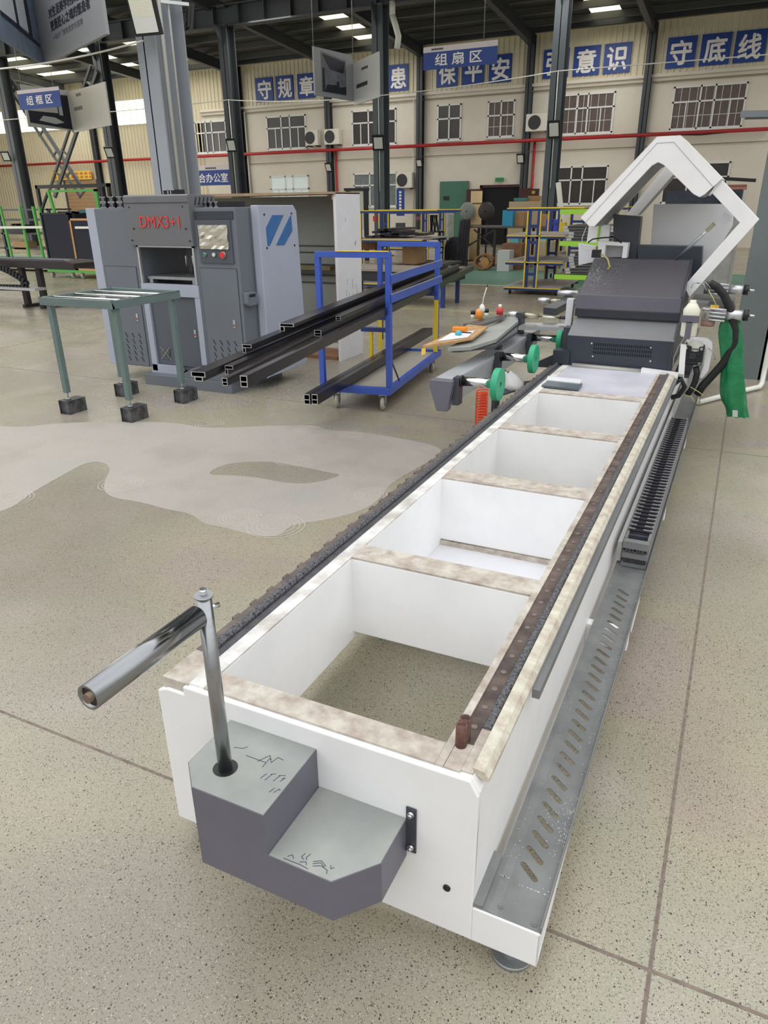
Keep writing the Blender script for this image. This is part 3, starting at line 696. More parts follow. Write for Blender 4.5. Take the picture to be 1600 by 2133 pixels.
# ================================================================ long saw bed (foreground)
Z0, ZT, ZS = .06, .529, .168          # underside, machined top, top of the low side step
XL, XR, XI0, XI1, XT = 0.0, .85, .14, .748, 1.003
YE = 6.4
bed = thing('saw_machine_bed', 'long white machine bed with four open rectangular pockets and dark guide rails', 'machine', (0, 0, 0))
beams = [(0, .082), (.785, .886), (1.614, 1.729), (2.428, 2.539), (3.269, 3.37), (4.25, 4.35), (5.2, 5.3), (6.3, 6.4)]
f = MB()
# long side walls with a chamfered shoulder
f.prism([(XI0, .21), (XI0, ZT-.006), (.085, ZT-.006), (.085, ZT-.03), (.03, ZT-.03), (.0, .485), (.0, Z0), (.02, Z0), (.02, .12), (.10, .21)], 'y', .0119, YE)
f.prism([(XI1, .21), (XI1, ZT-.006), (XR-.02, ZT-.006), (XR, .49), (XR, Z0), (XR-.02, Z0), (XR-.02, .12), (.79, .21)], 'y', .012, YE)
for a, b_ in beams: f.box(XI0-.01, XI1+.01, a if a > 0 else .011, b_, .236 if a > 0 else .08, ZT-.0065)
f.prism([(0, Z0), (XR, Z0), (XR, .487), (XR-.02, ZT-.0065), (.085, ZT-.0065), (.085, ZT-.03), (.03, ZT-.03), (0, .487)], 'y', 0, .012)
# low side step that carries the tray
f.box(XR, XT, 0, .012, Z0, ZS-.004); f.prism([(0, Z0), (0, ZS-.006), (.42, ZS-.006)], 'x', XT-.006, XT)
f.prism([(1.42, .09), (1.42, ZS-.006), (1.62, ZS-.006), (1.62, .12)], 'x', XT-.006, XT)
for y_ in (1.3, 2.6, 3.9, 5.2): f.box(XR, XT, y_, y_+.04, .08, ZS-.006)
f.build('bed_frame', WHITE, bed, .003)
MB().box(XI0, XI1, 1.15, 1.613, .20, .212).build('pocket_shelf', WHITE2, bed, label='pale ledge low inside the second pocket')
MB().box(XI0, XI1, 1.604, 1.6135, .212, .232).build('pocket_lip', DIRTY, bed)
MB().box(XI0, XI1, 3.37, 4.25, ZT-.02, ZT-.004).build('top_plate', mat('lilac_grey_top_plate', (206, 206, 214), .4, col2=(190, 188, 198), scale=4), bed, label='pale grey plate closing the last pocket')
# machined top faces: dirty, swirled
def topf(x0, x1, y0, y1, nm='machined_face'):
    MB().box(x0, x1, y0, y1, ZT-.006, ZT).build(nm, DIRTY, bed)
n_ = 10
fb = MB().prism([(.14, .014), (.14, .082), (XI1-.0005, .082), (XI1-.0005, .014)], 'z', ZT-.006, ZT)
fb.build('machined_face', DIRTY, bed)
for a, b_ in beams[1:5]: topf(XI0, XI1, a, b_)
MB().box(.096, XI0-.0005, .014, YE, ZT-.006, ZT).build('painted_strip', mat('smudged_white_paint', (240, 239, 236), .45, scale=11, col2=(190, 184, 176)), bed, label='white strip smudged with grey dirt'); topf(XI1, .7665, .014, YE)
MB().box(.012, .094, .012, .14, ZT-.06, ZT-.004).build('machined_face', DIRTY, bed)
MB().box(.804, .83, .02, .16, ZT-.008, ZT-.001).build('machined_face', DIRTY, bed)
# right side: groove with rust, light land, outer edge
MB().box(.767, .803, .10, YE, ZT-.012, ZT-.004).build('groove', BROWN, bed, label='rust-brown groove full of drill marks')
y_ = .16
while y_ < 4.1: MB().cyl((.785, y_, ZT-.004), (.785, y_, ZT-.0025), .0075, 12).build('bolt_hole', mat('hole_grey', (118, 106, 100), .5), bed); y_ += .075
MB().box(.7675, .8035, .014, .099, ZT-.006, ZT-.001).build('machined_face', DIRTY, bed)
r_ = MB().prism([(.804, ZT-.004), (.804, ZT+.001), (.807, ZT+.005), (.819, ZT+.005), (.823, ZT+.001), (.823, ZT-.004)], 'y', .16, YE)
r_.build('guide_rail', CHIPS, bed, label='right dark guide rail dusted with swarf')
MB().prism([(.826, ZT-.006), (.826, ZT+.004), (.85, ZT+.001), (.862, ZT-.012), (.862, ZT-.022), (.85, ZT-.022)], 'y', .03, YE).build('edge_land', mat('cream_machined_edge', (214, 211, 194), .45, col2=(184, 170, 154), scale=26, bump=.2), bed, label='cream machined edge with yellowish stains')
MB().box(.862, .882, .375, YE, ZT-.05, ZT-.022).build('side_bar', mat('grey_side_bar', (128, 130, 132), .4, metal=.4, var=.1), bed, .002, label='grey steel bar bolted along the right side')
# left side: rail, toothed rack and outer ledge
MB().prism([(.040, ZT-.03), (.040, ZT+.004), (.047, ZT+.012), (.060, ZT+.012), (.066, ZT+.004), (.066, ZT-.03)], 'y', .14, YE).build('guide_rail', CHIPS, bed, label='left dark guide rail dusted with swarf')
MB().box(.068, .088, .14, YE, ZT-.03, ZT-.003).build('rail_backing', mat('rail_backing_steel', (92, 92, 96), .5, metal=.4, var=.25, scale=30), bed)
MB().box(-.012, .038, .12, YE, ZT-.05, ZT-.026).build('outer_ledge', mat('oily_ledge_steel', (120, 108, 100), .5, col2=(84, 76, 74), scale=12), bed)
q = MB(); y_ = .35
while y_ < 3.9: q.box(-.03, -.012, y_, y_+.03, ZT-.05, ZT-.034); y_ += .09
q.build('ledge_tabs', mat('oily_ledge_steel', (120, 108, 100)), bed)
# rusty twin-tube stopper
s_ = MB().prism([(.768, .075), (.79, .075), (.79, .125), (.768, .125)], 'z', ZT, ZT+.045, [])
s_ = MB()
for yc in (.088, .112): s_.pipe((.779, yc, ZT-.002), (.779, yc, ZT+.055), .0125, .009, 20)
RUSTY = mat('rusty_brown_steel', (120, 80, 68), .6, col2=(74, 52, 48), scale=40, bump=.3)
s_.box(.767, .791, .084, .116, ZT-.002, ZT+.050).build('end_stop', RUSTY, bed, label='rust-brown twin-tube stop')
# small hole in the end plate
MB().cyl((.789, -.004, .197), (.789, .0125, .197), .0085, 20).build('plug_hole', BLACK, bed)
# feet
for x_, y_ in ((.935, .055), (.06, .09), (.935, 2.0), (.06, 2.0), (.935, 4.0)):
    MB().cyl((x_, y_, 0), (x_, y_, .012), .05, 28).cyl((x_, y_, .012), (x_, y_, .03), .03, 20, .02).cyl((x_, y_, .03), (x_, y_, Z0+.02), .012, 12).build('foot', STEELR, bed, label='round levelling foot')
# slotted grey cable tray along the right side
def slot(cx_, cy_, L=.062, w_=.015, ang=R(-40)):
    a = V((cos(ang), sin(ang))); b_ = V((-a.y, a.x)); pts = []
    for k in range(5):
        t = -pi/2+pi*k/4; pts.append((cx_+a.x*(L/2-w_/2)+(a.x*cos(t)+b_.x*sin(t))*w_/2, cy_+a.y*(L/2-w_/2)+(a.y*cos(t)+b_.y*sin(t))*w_/2))
    for k in range(5):
        t = pi/2+pi*k/4; pts.append((cx_-a.x*(L/2-w_/2)+(a.x*cos(t)+b_.x*sin(t))*w_/2, cy_-a.y*(L/2-w_/2)+(a.y*cos(t)+b_.y*sin(t))*w_/2))
    return pts
tr = MB(); y_ = .145; ys = []
while y_ < 1.60: ys.append(y_); y_ += .0515
tr.prism([(.905, .004), (.999, .004), (.999, YE), (.905, YE)], 'z', ZS-.006, ZS-.003, [slot(.94, yy) for yy in ys])
tr.prism([(.886, ZS+.001), (.905, ZS-.003), (.905, ZS-.006), (.884, ZS-.002), (.872, ZS-.002), (.872, ZS+.001), (.884, ZS+.001)], 'y', .004, YE)
tr.prism([(.999, ZS-.006), (1.0045, ZS-.006), (1.0045, ZS+.012), (1.0015, ZS+.012), (1.0015, ZS-.003), (.999, ZS-.003)], 'y', .004, YE)
tr.prism([(XR, .004), (.872, .004), (.872, .155), (XR, .16)], 'z', ZS-.004, ZS+.008)
tr.build('cable_tray', TRAY, bed, label='grey sheet tray with slanted slots')
for x_, yy in ((.906, .03), (.985, .02)): MB().cyl((x_, yy, ZS-.003), (x_, yy, ZS-.001), .007, 16).cyl((x_, yy, ZS-.001), (x_, yy, ZS+.0005), .0035, 10).build('tray_rivet', TRAY, bed)
# swarf lying in the tray
random.seed(4); q = MB()
for i in range(420):
    c_ = random.choice([(.985, .33, .02, .05), (.988, .95, .012, .14), (.96, .6, .03, .5), (.89, .9, .01, .8), (.985, 1.2, .01, .3)])
    x_ = min(.996, max(.875, random.gauss(c_[0], c_[2]))); yy = max(.1, random.gauss(c_[1], c_[3])); s_ = random.uniform(.0008, .0022); z = ZS-.003 if x_ > .905 else ZS+.006
    q.box(x_, x_+s_, yy, yy+s_*1.4, z, z+.001)
sw = q.build('swarf', mat('bright_swarf', (222, 224, 226), .3, metal=.6), bed); sw['kind'] = 'stuff'
# cable drag chain lying in the tray
CH = mat('chain_grey_plastic', (128, 128, 130), .5, var=.1); CHD = mat('chain_black_bar', (34, 34, 40), .4)
chain = thing('cable_drag_chain', 'grey plastic cable drag chain with black crossbars lying in the slotted tray', 'cable chain', (.94, 1.8, ZS))
y_ = 1.92; k = 0; ZC = ZS+.125
side = MB().box(.893, .903, 1.84, 3.9, ZS+.09, ZC).box(.985, .995, 1.84, 3.9, ZS+.0, ZC)
side.build('side_links', CH, chain)
MB().box(.903, .985, 1.9, 3.9, ZC-.04, ZC-.012).build('link_floor', mat('chain_dark_grey', (74, 74, 84), .5), chain)
while y_ < 3.85:
    MB().box(.896, .992, y_, y_+.014, ZC-.004, ZC+.004).build('crossbar', CHD, chain) if k % 1 == 0 else None
    MB().box(.900, .922, y_+.022, y_+.036, ZC-.01, ZC+.001).box(.955, .985, y_+.022, y_+.036, ZC-.01, ZC+.001).build('link_plate', CH, chain)
    y_ += .0455; k += 1
# the front bend of the chain
for i, (za, zb) in enumerate(((ZS+.094, ZS+.125), (ZS+.045, ZS+.068), (ZS+.0, ZS+.016))):
    MB().box(.893, .995, 1.80+.01*i, 1.835, za, zb).build('bend_link', CH, chain)
q = MB(); random.seed(2)
for i in range(9): q.cyl((.905+i*.0105, 1.828, ZS+.002), (.905+i*.0105+random.uniform(-.006, .006), 1.828, ZS+.115), .0045, 8)
q.build('cable_bundle', mat('grey_black_cables', (92, 92, 100), .4), chain)
MB().box(.868, .886, 1.84, 5.4, ZS+.01, ZS+.10).build('chain_guide', mat('pale_guide_sheet', (196, 196, 194), .4), bed)

# grey cover box bolted on the front end
cov = thing('end_cover_box', 'stepped slate-grey sheet-metal cover bolted to the front end of the white bed', 'cover', (.44, -.1, .25))
f = MB(); y0, y1, zb = -.213, -.001, .249
f.prism([(.225, y1), (.69, y1), (.69, -.13), (.618, y0), (.465, y0), (.28, y0), (.225, -.157)], 'z', zb, .36)
f.prism([(.225, y1), (.465, y1), (.465, y0), (.28, y0), (.225, -.157)], 'z', .36, .47)
f.build('cover_shell', GREY, cov)
MB().prism([(.2265, y1), (.4635, y1), (.4635, y0+.002), (.281, y0+.002), (.2265, -.156)], 'z', .4701, .4708).build('top_face', GREYT, cov, label='worn top in lit lighter grey with black marker scribbles')  # upward face made paler than the shell, its light put into the colour
MB().prism([(.467, y1), (.688, y1), (.688, -.13), (.617, y0+.002), (.467, y0+.002)], 'z', .3601, .3608).build('step_face', GREYT, cov, label='worn step face in lit lighter grey with smudges')
MB().box(.69, .714, -.005, -.001, .269, .398).build('fixing_flange', GREYD, cov)
q = MB()
for z in (.385, .287): q.cyl((.703, -.004, z), (.703, -.012, z), .007, 12).cyl((.703, -.012, z), (.703, -.018, z), .0045, 6)
q.build('fixing_screw', CHROME, cov)
MB().cyl((.312, -.136, .4705), (.312, -.136, .4712), .0275, 32).build('post_hole', BLACK, cov, label='black round hole round the post')
q = MB()
def stroke(p, zz): 
    for a, b_ in zip(p, p[1:]): q.bar((a[0], a[1], zz), (b_[0], b_[1], zz), .0011, .0004)
for p in ([(.33, -.085), (.385, -.085)], [(.385, -.1), (.385, -.07), (.39, -.072)], [(.365, -.09), (.38, -.062), (.395, -.08), (.40, -.06), (.415, -.062)], [(.29, -.075), (.31, -.07), (.318, -.06)],
          [(.40, -.13), (.405, -.112)], [(.412, -.13), (.417, -.108)], [(.414, -.11), (.424, -.104)], [(.43, -.125), (.435, -.105)], [(.432, -.106), (.446, -.1)], [(.444, -.12), (.449, -.106), (.443, -.112)], [(.44, -.155), (.444, -.14)], [(.449, -.152), (.455, -.138), (.459, -.142)]): stroke(p, .4712)
for p in ([(.5, -.205), (.54, -.204), (.56, -.206)], [(.505, -.198), (.512, -.19), (.52, -.197)], [(.535, -.199), (.548, -.193), (.552, -.2)], [(.535, -.175), (.532, -.186), (.54, -.19)], [(.546, -.172), (.542, -.184), (.546, -.189)], [(.56, -.186), (.575, -.177), (.59, -.185)], [(.562, -.191), (.576, -.182), (.588, -.188)], [(.565, -.196), (.58, -.188), (.597, -.192), (.60, -.2)], [(.598, -.178), (.602, -.186), (.607, -.18)]): stroke(p, .3612)
q.build('marker_scribble', INK, cov)

# upright post and roller
post = thing('roller_post', 'polished steel post standing in the grey cover, carrying a short horizontal roller', 'post', (.312, -.136, .45))
px_, py_ = .312, -.136
MB().cyl((px_, py_, .40), (px_, py_, .905), .0155, 28).build('post_tube', STEEL, post)
MB().cyl((px_, py_, .905), (px_, py_, .909), .019, 28).build('post_cap', STEELR, post)
MB().cyl((px_, py_, .909), (px_, py_, .922), .007, 16).build('cap_screw', CHROME, post)
MB().cyl((px_, py_, .875), (px_+.012, py_+.028, .875), .0055, 12).build('cross_bolt', CHROME, post)
rl = MB().pipe((px_-.008, -.152, .866), (px_-.008, -.430, .866), .0235, .0195, 32).build('roller', mat('brushed_roller_steel', (150, 152, 154), .2, metal=1, var=.12, scale=60, stretch=(1, .04, 1)), post, label='brushed steel roller')
MB().cyl((px_-.008, -.40, .866), (px_-.008, -.424, .866), .0195, 28).cyl((px_-.008, -.15, .866), (px_-.008, -.16, .866), .0195, 28).build('bearing', mat('rusty_bearing', (66, 58, 54), .5, metal=.4), rl)
MB().cyl((px_-.008, -.12, .866), (px_-.008, -.434, .866), .009, 20).build('axle', mat('worn_axle', (130, 112, 100), .4, metal=.6), rl)
MB().cyl((px_-.008, -.142, .866), (px_-.008, -.152, .866), .016, 20).build('collar', STEELR, rl)

# loose plates lying on the far end of the bed
p_ = MB().plate([at(u, v, z=ZT+.002) for u, v in ((1128, 806), (1205, 814), (1213, 803), (1140, 797))], .012, (0, 0, 1))
tag(p_.build('loose_plate', mat('slate_plate', (96, 108, 116), .4, metal=.3)), 'small slate-coloured plate lying on the far left corner of the bed top', 'plate')
p_ = MB().plate([at(u, v, z=ZT+.004) for u, v in ((1138, 796), (1208, 803), (1211, 795), (1141, 788))], .016, (0, 0, 1))
tag(p_.build('loose_strip', WHITE2), 'small white strip lying just behind the slate plate on the bed top', 'strip')

# ================================================================ cutting head riding on the bed
HY = 4.15
head = thing('saw_cutting_head', 'dark slate saw head with tall white folded guard frame on the far bed end', 'machine', (.46, HY+.5, ZT))
def hx(u, v, y=HY): return at(u, v, y=y)
x0, x1 = .118, .812
zb = hx(1300, 779).z; z1 = hx(1300, 706).z
def zz(v, y, u=1300): return at(u, v, y=y).z
# body profile (y, z)
prof = [(HY, zb), (HY, z1), (HY+.22, zz(666, HY+.22)), (HY+.19, zz(648, HY+.19)), (HY+.2, zz(617, HY+.2)), (HY+.62, zz(549, HY+.62)), (HY+.66, zz(540, HY+.66)), (HY+1.0, zz(540, HY+.66)), (HY+1.0, zb)]
f = MB()
# front panel is separate, so start from the slope
f.prism([(HY+.03, zb)]+[(HY+.03, z1)]+prof[2:], 'x', x0, x1); f.build('hood', mat('hood_slate', (90, 88, 92), .38, var=.05, scale=3), head, .004)
vx0, vx1 = hx(1237, 713).x, hx(1357, 745).x; vz1, vz0 = hx(1290, 716).z, hx(1290, 742).z
holes = []
nx = 27
for r_ in range(3):
    for i in range(nx):
        cx_ = vx0+(i+.5)*(vx1-vx0)/nx; cz_ = vz0+(r_+.5)*(vz1-vz0)/3; a = (vx1-vx0)/nx*.27; b_ = (vz1-vz0)/3*.36
        holes.append([(cx_-a, cz_-b_), (cx_+a, cz_-b_), (cx_+a, cz_+b_), (cx_-a, cz_+b_)])
MB().prism([(x0-.01, zb), (x1+.01, zb), (x1+.01, z1), (x0-.01, z1)], 'y', HY, HY+.004, holes).build('front_panel', mat('front_panel_blue_black', (52, 57, 68), .4), head, label='dark front panel with rows of slots')
MB().box(vx0-.02, vx1+.02, HY+.008, HY+.012, vz0-.02, vz1+.02).build('vent_backing', BLACK, head)
q = MB()
for u, v in ((1233, 715), (1356, 724), (1235, 742), (1355, 752)): c_ = hx(u, v); q.cyl((c_.x, HY, c_.z), (c_.x, HY-.006, c_.z), .006, 10)
q.build('panel_screw', CHROME, head)
# sloping slate strip and side plates
MB().plate([(x0-.01, HY, z1), (x1+.01, HY, z1), (x1+.01, HY+.22, zz(666, HY+.22)), (x0-.01, HY+.22, zz(666, HY+.22))], .003, (0, -.4, 1)).build('sloping_strip', mat('sloping_lit_grey', (124, 124, 126), .4, var=.05), head)  # strip faces up; the light on it is put into a paler grey
MB().prism([(HY-.005, zb-.01), (HY-.005, z1), (HY+.215, zz(666, HY+.22)+.01), (HY+.19, zz(617, HY+.2)+.01), (HY+.66, zz(538, HY+.66)), (HY+.9, zz(538, HY+.66)), (HY+.9, zb)], 'x', x1, x1+.008).build('side_plate', GREYD, head)
MB().box(x0-.012, x1+.005, HY+.185, HY+.20, zz(646, HY+.2), zz(617, HY+.2)).build('band', GREY, head)
MB().box(x0-.012, x1+.005, HY+.192, HY+.206, zz(663, HY+.2), zz(646.5, HY+.2)).build('dark_band', NAVY, head)
# swarf specks and a yellow hose on the hood top
random.seed(8); q = MB()
sl0, sl1 = V((0, HY+.2, zz(617, HY+.2))), V((0, HY+.62, zz(549, HY+.62)))
for i in range(260):
    t = min(1, max(.02, random.betavariate(2.2, 1.6))); x_ = x0+abs(random.gauss(0, .09))+.01; p_ = sl0.lerp(sl1, t); s_ = random.uniform(.002, .0055)
    if x_ < x1: q.box(x_, x_+s_, p_.y-.002, p_.y+.002, p_.z+.001, p_.z+.003)
sw = q.build('swarf', mat('bright_swarf', (222, 224, 226)), head); sw['kind'] = 'stuff'
hp = [at(u, v, y=HY+.5) for u, v in ((1244, 532), (1256, 530), (1266, 540), (1270, 555), (1266, 562))]
MB().tube(hp, .006, 8).build('yellow_hose', mat('yellow_hose', (196, 188, 110), .4), head)
MB().tube([at(u, v, y=HY+.62) for u, v in ((1225, 505), (1235, 498), (1258, 495), (1280, 494), (1295, 506))], .005, 8).build('black_hose', BLACKM, head)
MB().box(*sorted((at(1234, 540, y=HY+.5).x, at(1250, 540, y=HY+.5).x)), HY+.45, HY+.53, at(1240, 536, y=HY+.5).z, at(1240, 520, y=HY+.5).z).build('nozzle_block', BLACK, head)
MB().tube([at(u, v, y=HY+.55) for u, v in ((1222, 472), (1213, 495), (1212, 512), (1222, 522), (1240, 515), (1248, 508), (1240, 500))], .003, 6).build('clear_hose', mat('clear_hose', (210, 212, 200), .3), head)

# white folded guard: two L-shaped cheeks, open between
YA = 4.6
Lpx = [(1210, 454), (1227, 471), (1238, 472), (1358, 345), (1371, 338), (1383, 344), (1444, 404), (1457, 411), (1468, 405), (1504, 373), (1417, 283), (1369, 286)]
def pl(pts, y): return [(at(u, v, y=y).x, at(u, v, y=y).z) for u, v in pts]
L2 = pl(Lpx, YA)
MB().prism(L2, 'y', YA, YA+.02).build('guard_cheek', WHITE, head, .003, label='white bent front cheek of the guard')
MB().prism([(a+.0, b_) for a, b_ in L2], 'y', YA+.55, YA+.57).build('guard_cheek', WHITE, head, .003, label='white bent rear cheek of the guard')
# top skin joining the cheeks
def skin(i, j_, nm):
    a, b_ = V((L2[i][0], 0, L2[i][1])), V((L2[j_][0], 0, L2[j_][1])); d = (b_-a).normalized(); n2 = V((-d.z, 0, d.x))
    if n2.z < 0: n2 = -n2
    MB().plate([a+V((0, YA, 0)), b_+V((0, YA, 0)), b_+V((0, YA+.57, 0)), a+V((0, YA+.57, 0))], .004, n2).build(nm, WHITE, head)
skin(11, 10, 'guard_top'); skin(0, 11, 'guard_top'); skin(10, 9, 'guard_top')
inn = pl([(1232, 462), (1366, 322), (1376, 322), (1384, 330), (1245, 476)], YA)
GI = mat('guard_shade_grey', (142, 144, 144), .5); q = MB()  # shade under the white guard, put into the colour
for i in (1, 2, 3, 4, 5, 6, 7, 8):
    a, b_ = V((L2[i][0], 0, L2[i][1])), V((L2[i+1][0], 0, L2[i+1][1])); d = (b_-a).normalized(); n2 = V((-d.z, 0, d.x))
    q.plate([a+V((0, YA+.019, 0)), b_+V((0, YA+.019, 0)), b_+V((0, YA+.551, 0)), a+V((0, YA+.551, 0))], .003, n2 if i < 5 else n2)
q.build('guard_shaded_skin', GI, head, label='guard underside with its shade coloured grey')
MB().prism(pl([(1303, 449), (1327, 449), (1404, 362), (1388, 344)], 5.3), 'y', 5.3, 5.31).build('inner_beam_face', WHITE, head)
MB().prism(pl([(1304, 448.5), (1326.5, 448.5), (1403.5, 362), (1388, 345)], 5.3), 'y', 5.31, 5.56).build('inner_beam', GI, head, label='second guard beam behind the first')  # grey carries the underside shade of this white beam
q = MB()
se = pl([(1217, 466), (1369, 298), (1404, 296), (1486, 389)], YA)
for a, b_ in zip(se, se[1:]): q.bar((a[0], YA-.001, a[1]), (b_[0], YA-.001, b_[1]), .002, .003, (0, 1, 0))
q.build('guard_seam', mat('seam_grey', (150, 150, 150), .5), head)
# white lower arm
arm = [(1483, 402), (1497, 385), (1504, 374), (1582, 457), (1436, 619), (1425, 596), (1541, 464)]
MB().prism(pl(arm, YA+.03), 'y', YA+.03, YA+.15).build('guard_arm', WHITE, head, .003, label='white elbow-shaped lower arm')
MB().prism(pl([(1476, 408), (1486, 400), (1504, 378), (1500, 372), (1494, 379)], YA+.02), 'y', YA+.025, YA+.2).build('hinge_block', WHITE2, head)
MB().prism(pl([(1480, 470), (1512, 440), (1522, 448), (1524, 458), (1498, 480), (1472, 492)], YA+.22), 'y', YA+.22, YA+.24).build('strut_bracket', WHITE2, head)
# gas strut
a, b_ = at(1408, 541, y=HY+.7), at(1487, 467, y=YA+.12)
s_ = MB().cyl(a, a.lerp(b_, .72), .011, 14).build('gas_strut', STEELR, head, label='grey gas strut holding the guard up')
MB().cyl(a.lerp(b_, .3), a.lerp(b_, .9), .006, 12).build('strut_rod', CHROME, s_)
MB().bar(a.lerp(b_, .84), b_, .03, .04, (0, 1, 0)).build('strut_fork', mat('zinc_fork', (190, 186, 160), .35, metal=.6), s_)
# rear parts
yb = 5.0
def bx(px, y0, y1, m, nm, bev=.003, lab=None): return MB().prism(pl(px, y0), 'y', y0, y1).build(nm, m, head, bev, label=lab)
bx([(1362, 425), (1518, 425), (1528, 446), (1526, 470), (1462, 574), (1352, 560)], 5.15, 5.19, WHITE2, 'rear_panel', lab='large pale grey rear panel')
bx([(1278, 447), (1335, 451), (1326, 545), (1276, 545)], 4.98, 5.1, GREYD, 'rear_post')
bx([(1328, 511), (1463, 514), (1461, 562), (1440, 612), (1328, 612)], 4.95, 5.1, mat('slate_box', (58, 66, 76), .4), 'rear_box')
bx([(1227, 468), (1272, 468), (1268, 506), (1222, 506)], 5.0, 5.04, WHITE, 'rear_mast')
bx([(1248, 466), (1252, 466), (1246, 506), (1242, 506)], 4.99, 5.0, LIME, 'green_strip')
bx([(1205, 507), (1241, 512), (1240, 545), (1205, 553)], 4.93, 4.97, WHITE2, 'left_bracket')
bx([(1246, 503), (1309, 506), (1305, 538), (1295, 538), (1298, 513), (1262, 511), (1259, 536), (1246, 534)], 4.85, 4.95, WHITE, 'box_frame')
bx([(1262, 511), (1298, 513), (1295, 536), (1259, 536)], 4.94, 4.95, mat('grey_panel_insert', (200, 202, 204), .4), 'box_panel')
# beam across the rails under the hood, brackets, carriage
MB().cyl(hx(1192, 762, HY-.03), hx(1345, 776, HY-.03), .022, 16).build('cross_roll', mat('grey_cross_roll', (168, 166, 160), .4, metal=.3), head)
MB().box(x0-.10, x0+.02, HY-.02, HY+.1, ZT+.005, ZT+.10).build('rail_bracket', NAVY, head)
MB().plate([hx(1336, 768, HY-.06), hx(1424, 780, HY-.06), hx(1422, 795, HY-.06), hx(1334, 782, HY-.06)], .05, (0, 1, 0)).build('carriage_plate', WHITE, head)
MB().plate([hx(1418, 718, HY-.06), hx(1430, 720, HY-.06), hx(1424, 792, HY-.06), hx(1412, 790, HY-.06)], .04, (0, 1, 0)).build('motor_bracket', WHITE, head)
MB().box(x0, x1, HY+.02, HY+.9, ZT+.012, zb+.01).build('carriage_base', NAVY, head)
MB().prism([(.78, HY-.04), (.95, HY-.04), (.95, HY+.6), (.78, HY+.6)], 'z', ZT-.02, ZT+.0).build('slider_plate', NAVY, head)
# drive motor with fan
c_ = hx(1443, 741, HY-.05); s_ = .062
mo = MB().box(c_.x-s_, c_.x+s_, c_.y, c_.y+.16, c_.z-s_, c_.z+s_).build('drive_motor', BLACK, head, .006, label='black square servo motor with four bright screws')
q = MB().cyl((c_.x, c_.y-.01, c_.z), (c_.x, c_.y, c_.z), .022, 24)
for i in range(4): q.bar((c_.x, c_.y-.004, c_.z-.045+.03*i), (c_.x+.05, c_.y-.004, c_.z-.045+.03*i), .004, .006); q.bar((c_.x-.05, c_.y-.004, c_.z-.045+.03*i), (c_.x, c_.y-.004, c_.z-.045+.03*i), .004, .006)
q.build('fan_guard', mat('fan_guard', (44, 48, 54), .4), mo)
q = MB()
for i in (-1, 1):
    for j_ in (-1, 1): q.cyl((c_.x+i*.048, c_.y-.008, c_.z+j_*.048), (c_.x+i*.048, c_.y, c_.z+j_*.048), .009, 12)
q.build('motor_screw', CHROME, mo)
pts = [(1432, 712), (1440, 704), (1474, 706), (1484, 714), (1484, 730), (1476, 772), (1462, 790), (1456, 786), (1464, 765), (1470, 730), (1468, 718), (1444, 716), (1440, 722), (1432, 722)]
MB().prism(pl(pts, HY+.0), 'y', HY+.0, HY+.06).build('motor_housing', WHITE2, head, .003, label='white hooked housing round the motor')
MB().lathe([(.001, 0), (.045, .0), (.052, .02), (.04, .05), (.001, .055)], hx(1449, 728, HY-.0), (0, -.4, 1)).build('motor_dome', mat('pale_dome', (190, 190, 180), .4), head)
# bottles
cb_ = hx(1440, 655, HY-.08)
bo = MB().lathe([(.001, -.14), (.045, -.14), (.05, -.13), (.05, .0), (.052, .03), (.03, .065), (.02, .075), (.02, .09), (.001, .09)], cb_, (0, 0, 1), 24).build('fluid_bottle', mat('milky_plastic', (232, 230, 212), .35), head, label='milky plastic bottle in a grey T-shaped holder')
MB().box(cb_.x-.055, cb_.x+.055, cb_.y-.062, cb_.y-.054, cb_.z-.045, cb_.z-.0).box(cb_.x-.018, cb_.x+.018, cb_.y-.062, cb_.y-.054, cb_.z-.15, cb_.z-.04).build('bottle_holder', GREY, head)
MB().tube([hx(u, v, HY-.05) for u, v in ((1440, 600), (1444, 591), (1455, 588), (1466, 592), (1472, 606))], .003, 6).build('bottle_hose', STEELR, head)
cj = hx(1476, 664, HY); GL = mat('clear_cup', (214, 206, 196), .1, trans=.7)
jar = MB().lathe([(.001, -.045), (.04, -.045), (.044, -.03), (.044, .06), (.040, .06)], cj, (0, 0, 1), 20).build('oil_cup', GL, head, label='clear oil cup with orange fluid and yellow cap')
MB().cyl(cj+V((0, 0, -.044)), cj+V((0, 0, -.015)), .039, 20).build('oil', mat('orange_oil', (196, 92, 62), .3), jar)
MB().cyl(cj+V((0, 0, .06)), cj+V((0, 0, .068)), .046, 20).build('cup_rim', mat('cup_rim', (210, 204, 196), .3), jar)
MB().box(cj.x+.0, cj.x+.05, cj.y-.03, cj.y+.0, cj.z+.066, cj.z+.088).build('yellow_cap', mat('yellow_cap', (236, 190, 46), .4), jar)
# two air cylinders on the right and their bodies
for i, (v, y_) in enumerate(((603, HY+.62), (656, HY))):
    a0, a1, a2, a3 = at(1468, v-4, y=y_), at(1518 if i == 0 else 1512, v, y=y_), at(1556, v+1, y=y_), at(1572, v+2, y=y_)
    cy = MB().cyl(a0, a1, .042, 18).build('cylinder_block', mat('block_aluminium', (150, 152, 154), .4, metal=.5), head)
    MB().cyl(a1, a2-V((.02, 0, 0)), .032, 20).build('cylinder_barrel', ALU, head, label='bright aluminium air cylinder')
    MB().cyl(a2-V((.02, 0, 0)), a2+V((.01, 0, 0)), .035, 16).build('cylinder_cap', BLACK, head); MB().cyl(a2, a3, .007, 10).build('cylinder_rod', CHROME, head)
    q = MB()
    for k in range(4): q.cyl(a0+V((.03, -.045, .035-.023*k)), a1+V((.0, -.045, .035-.023*k)), .007, 8)
    q.build('tie_rods', ALU, head)
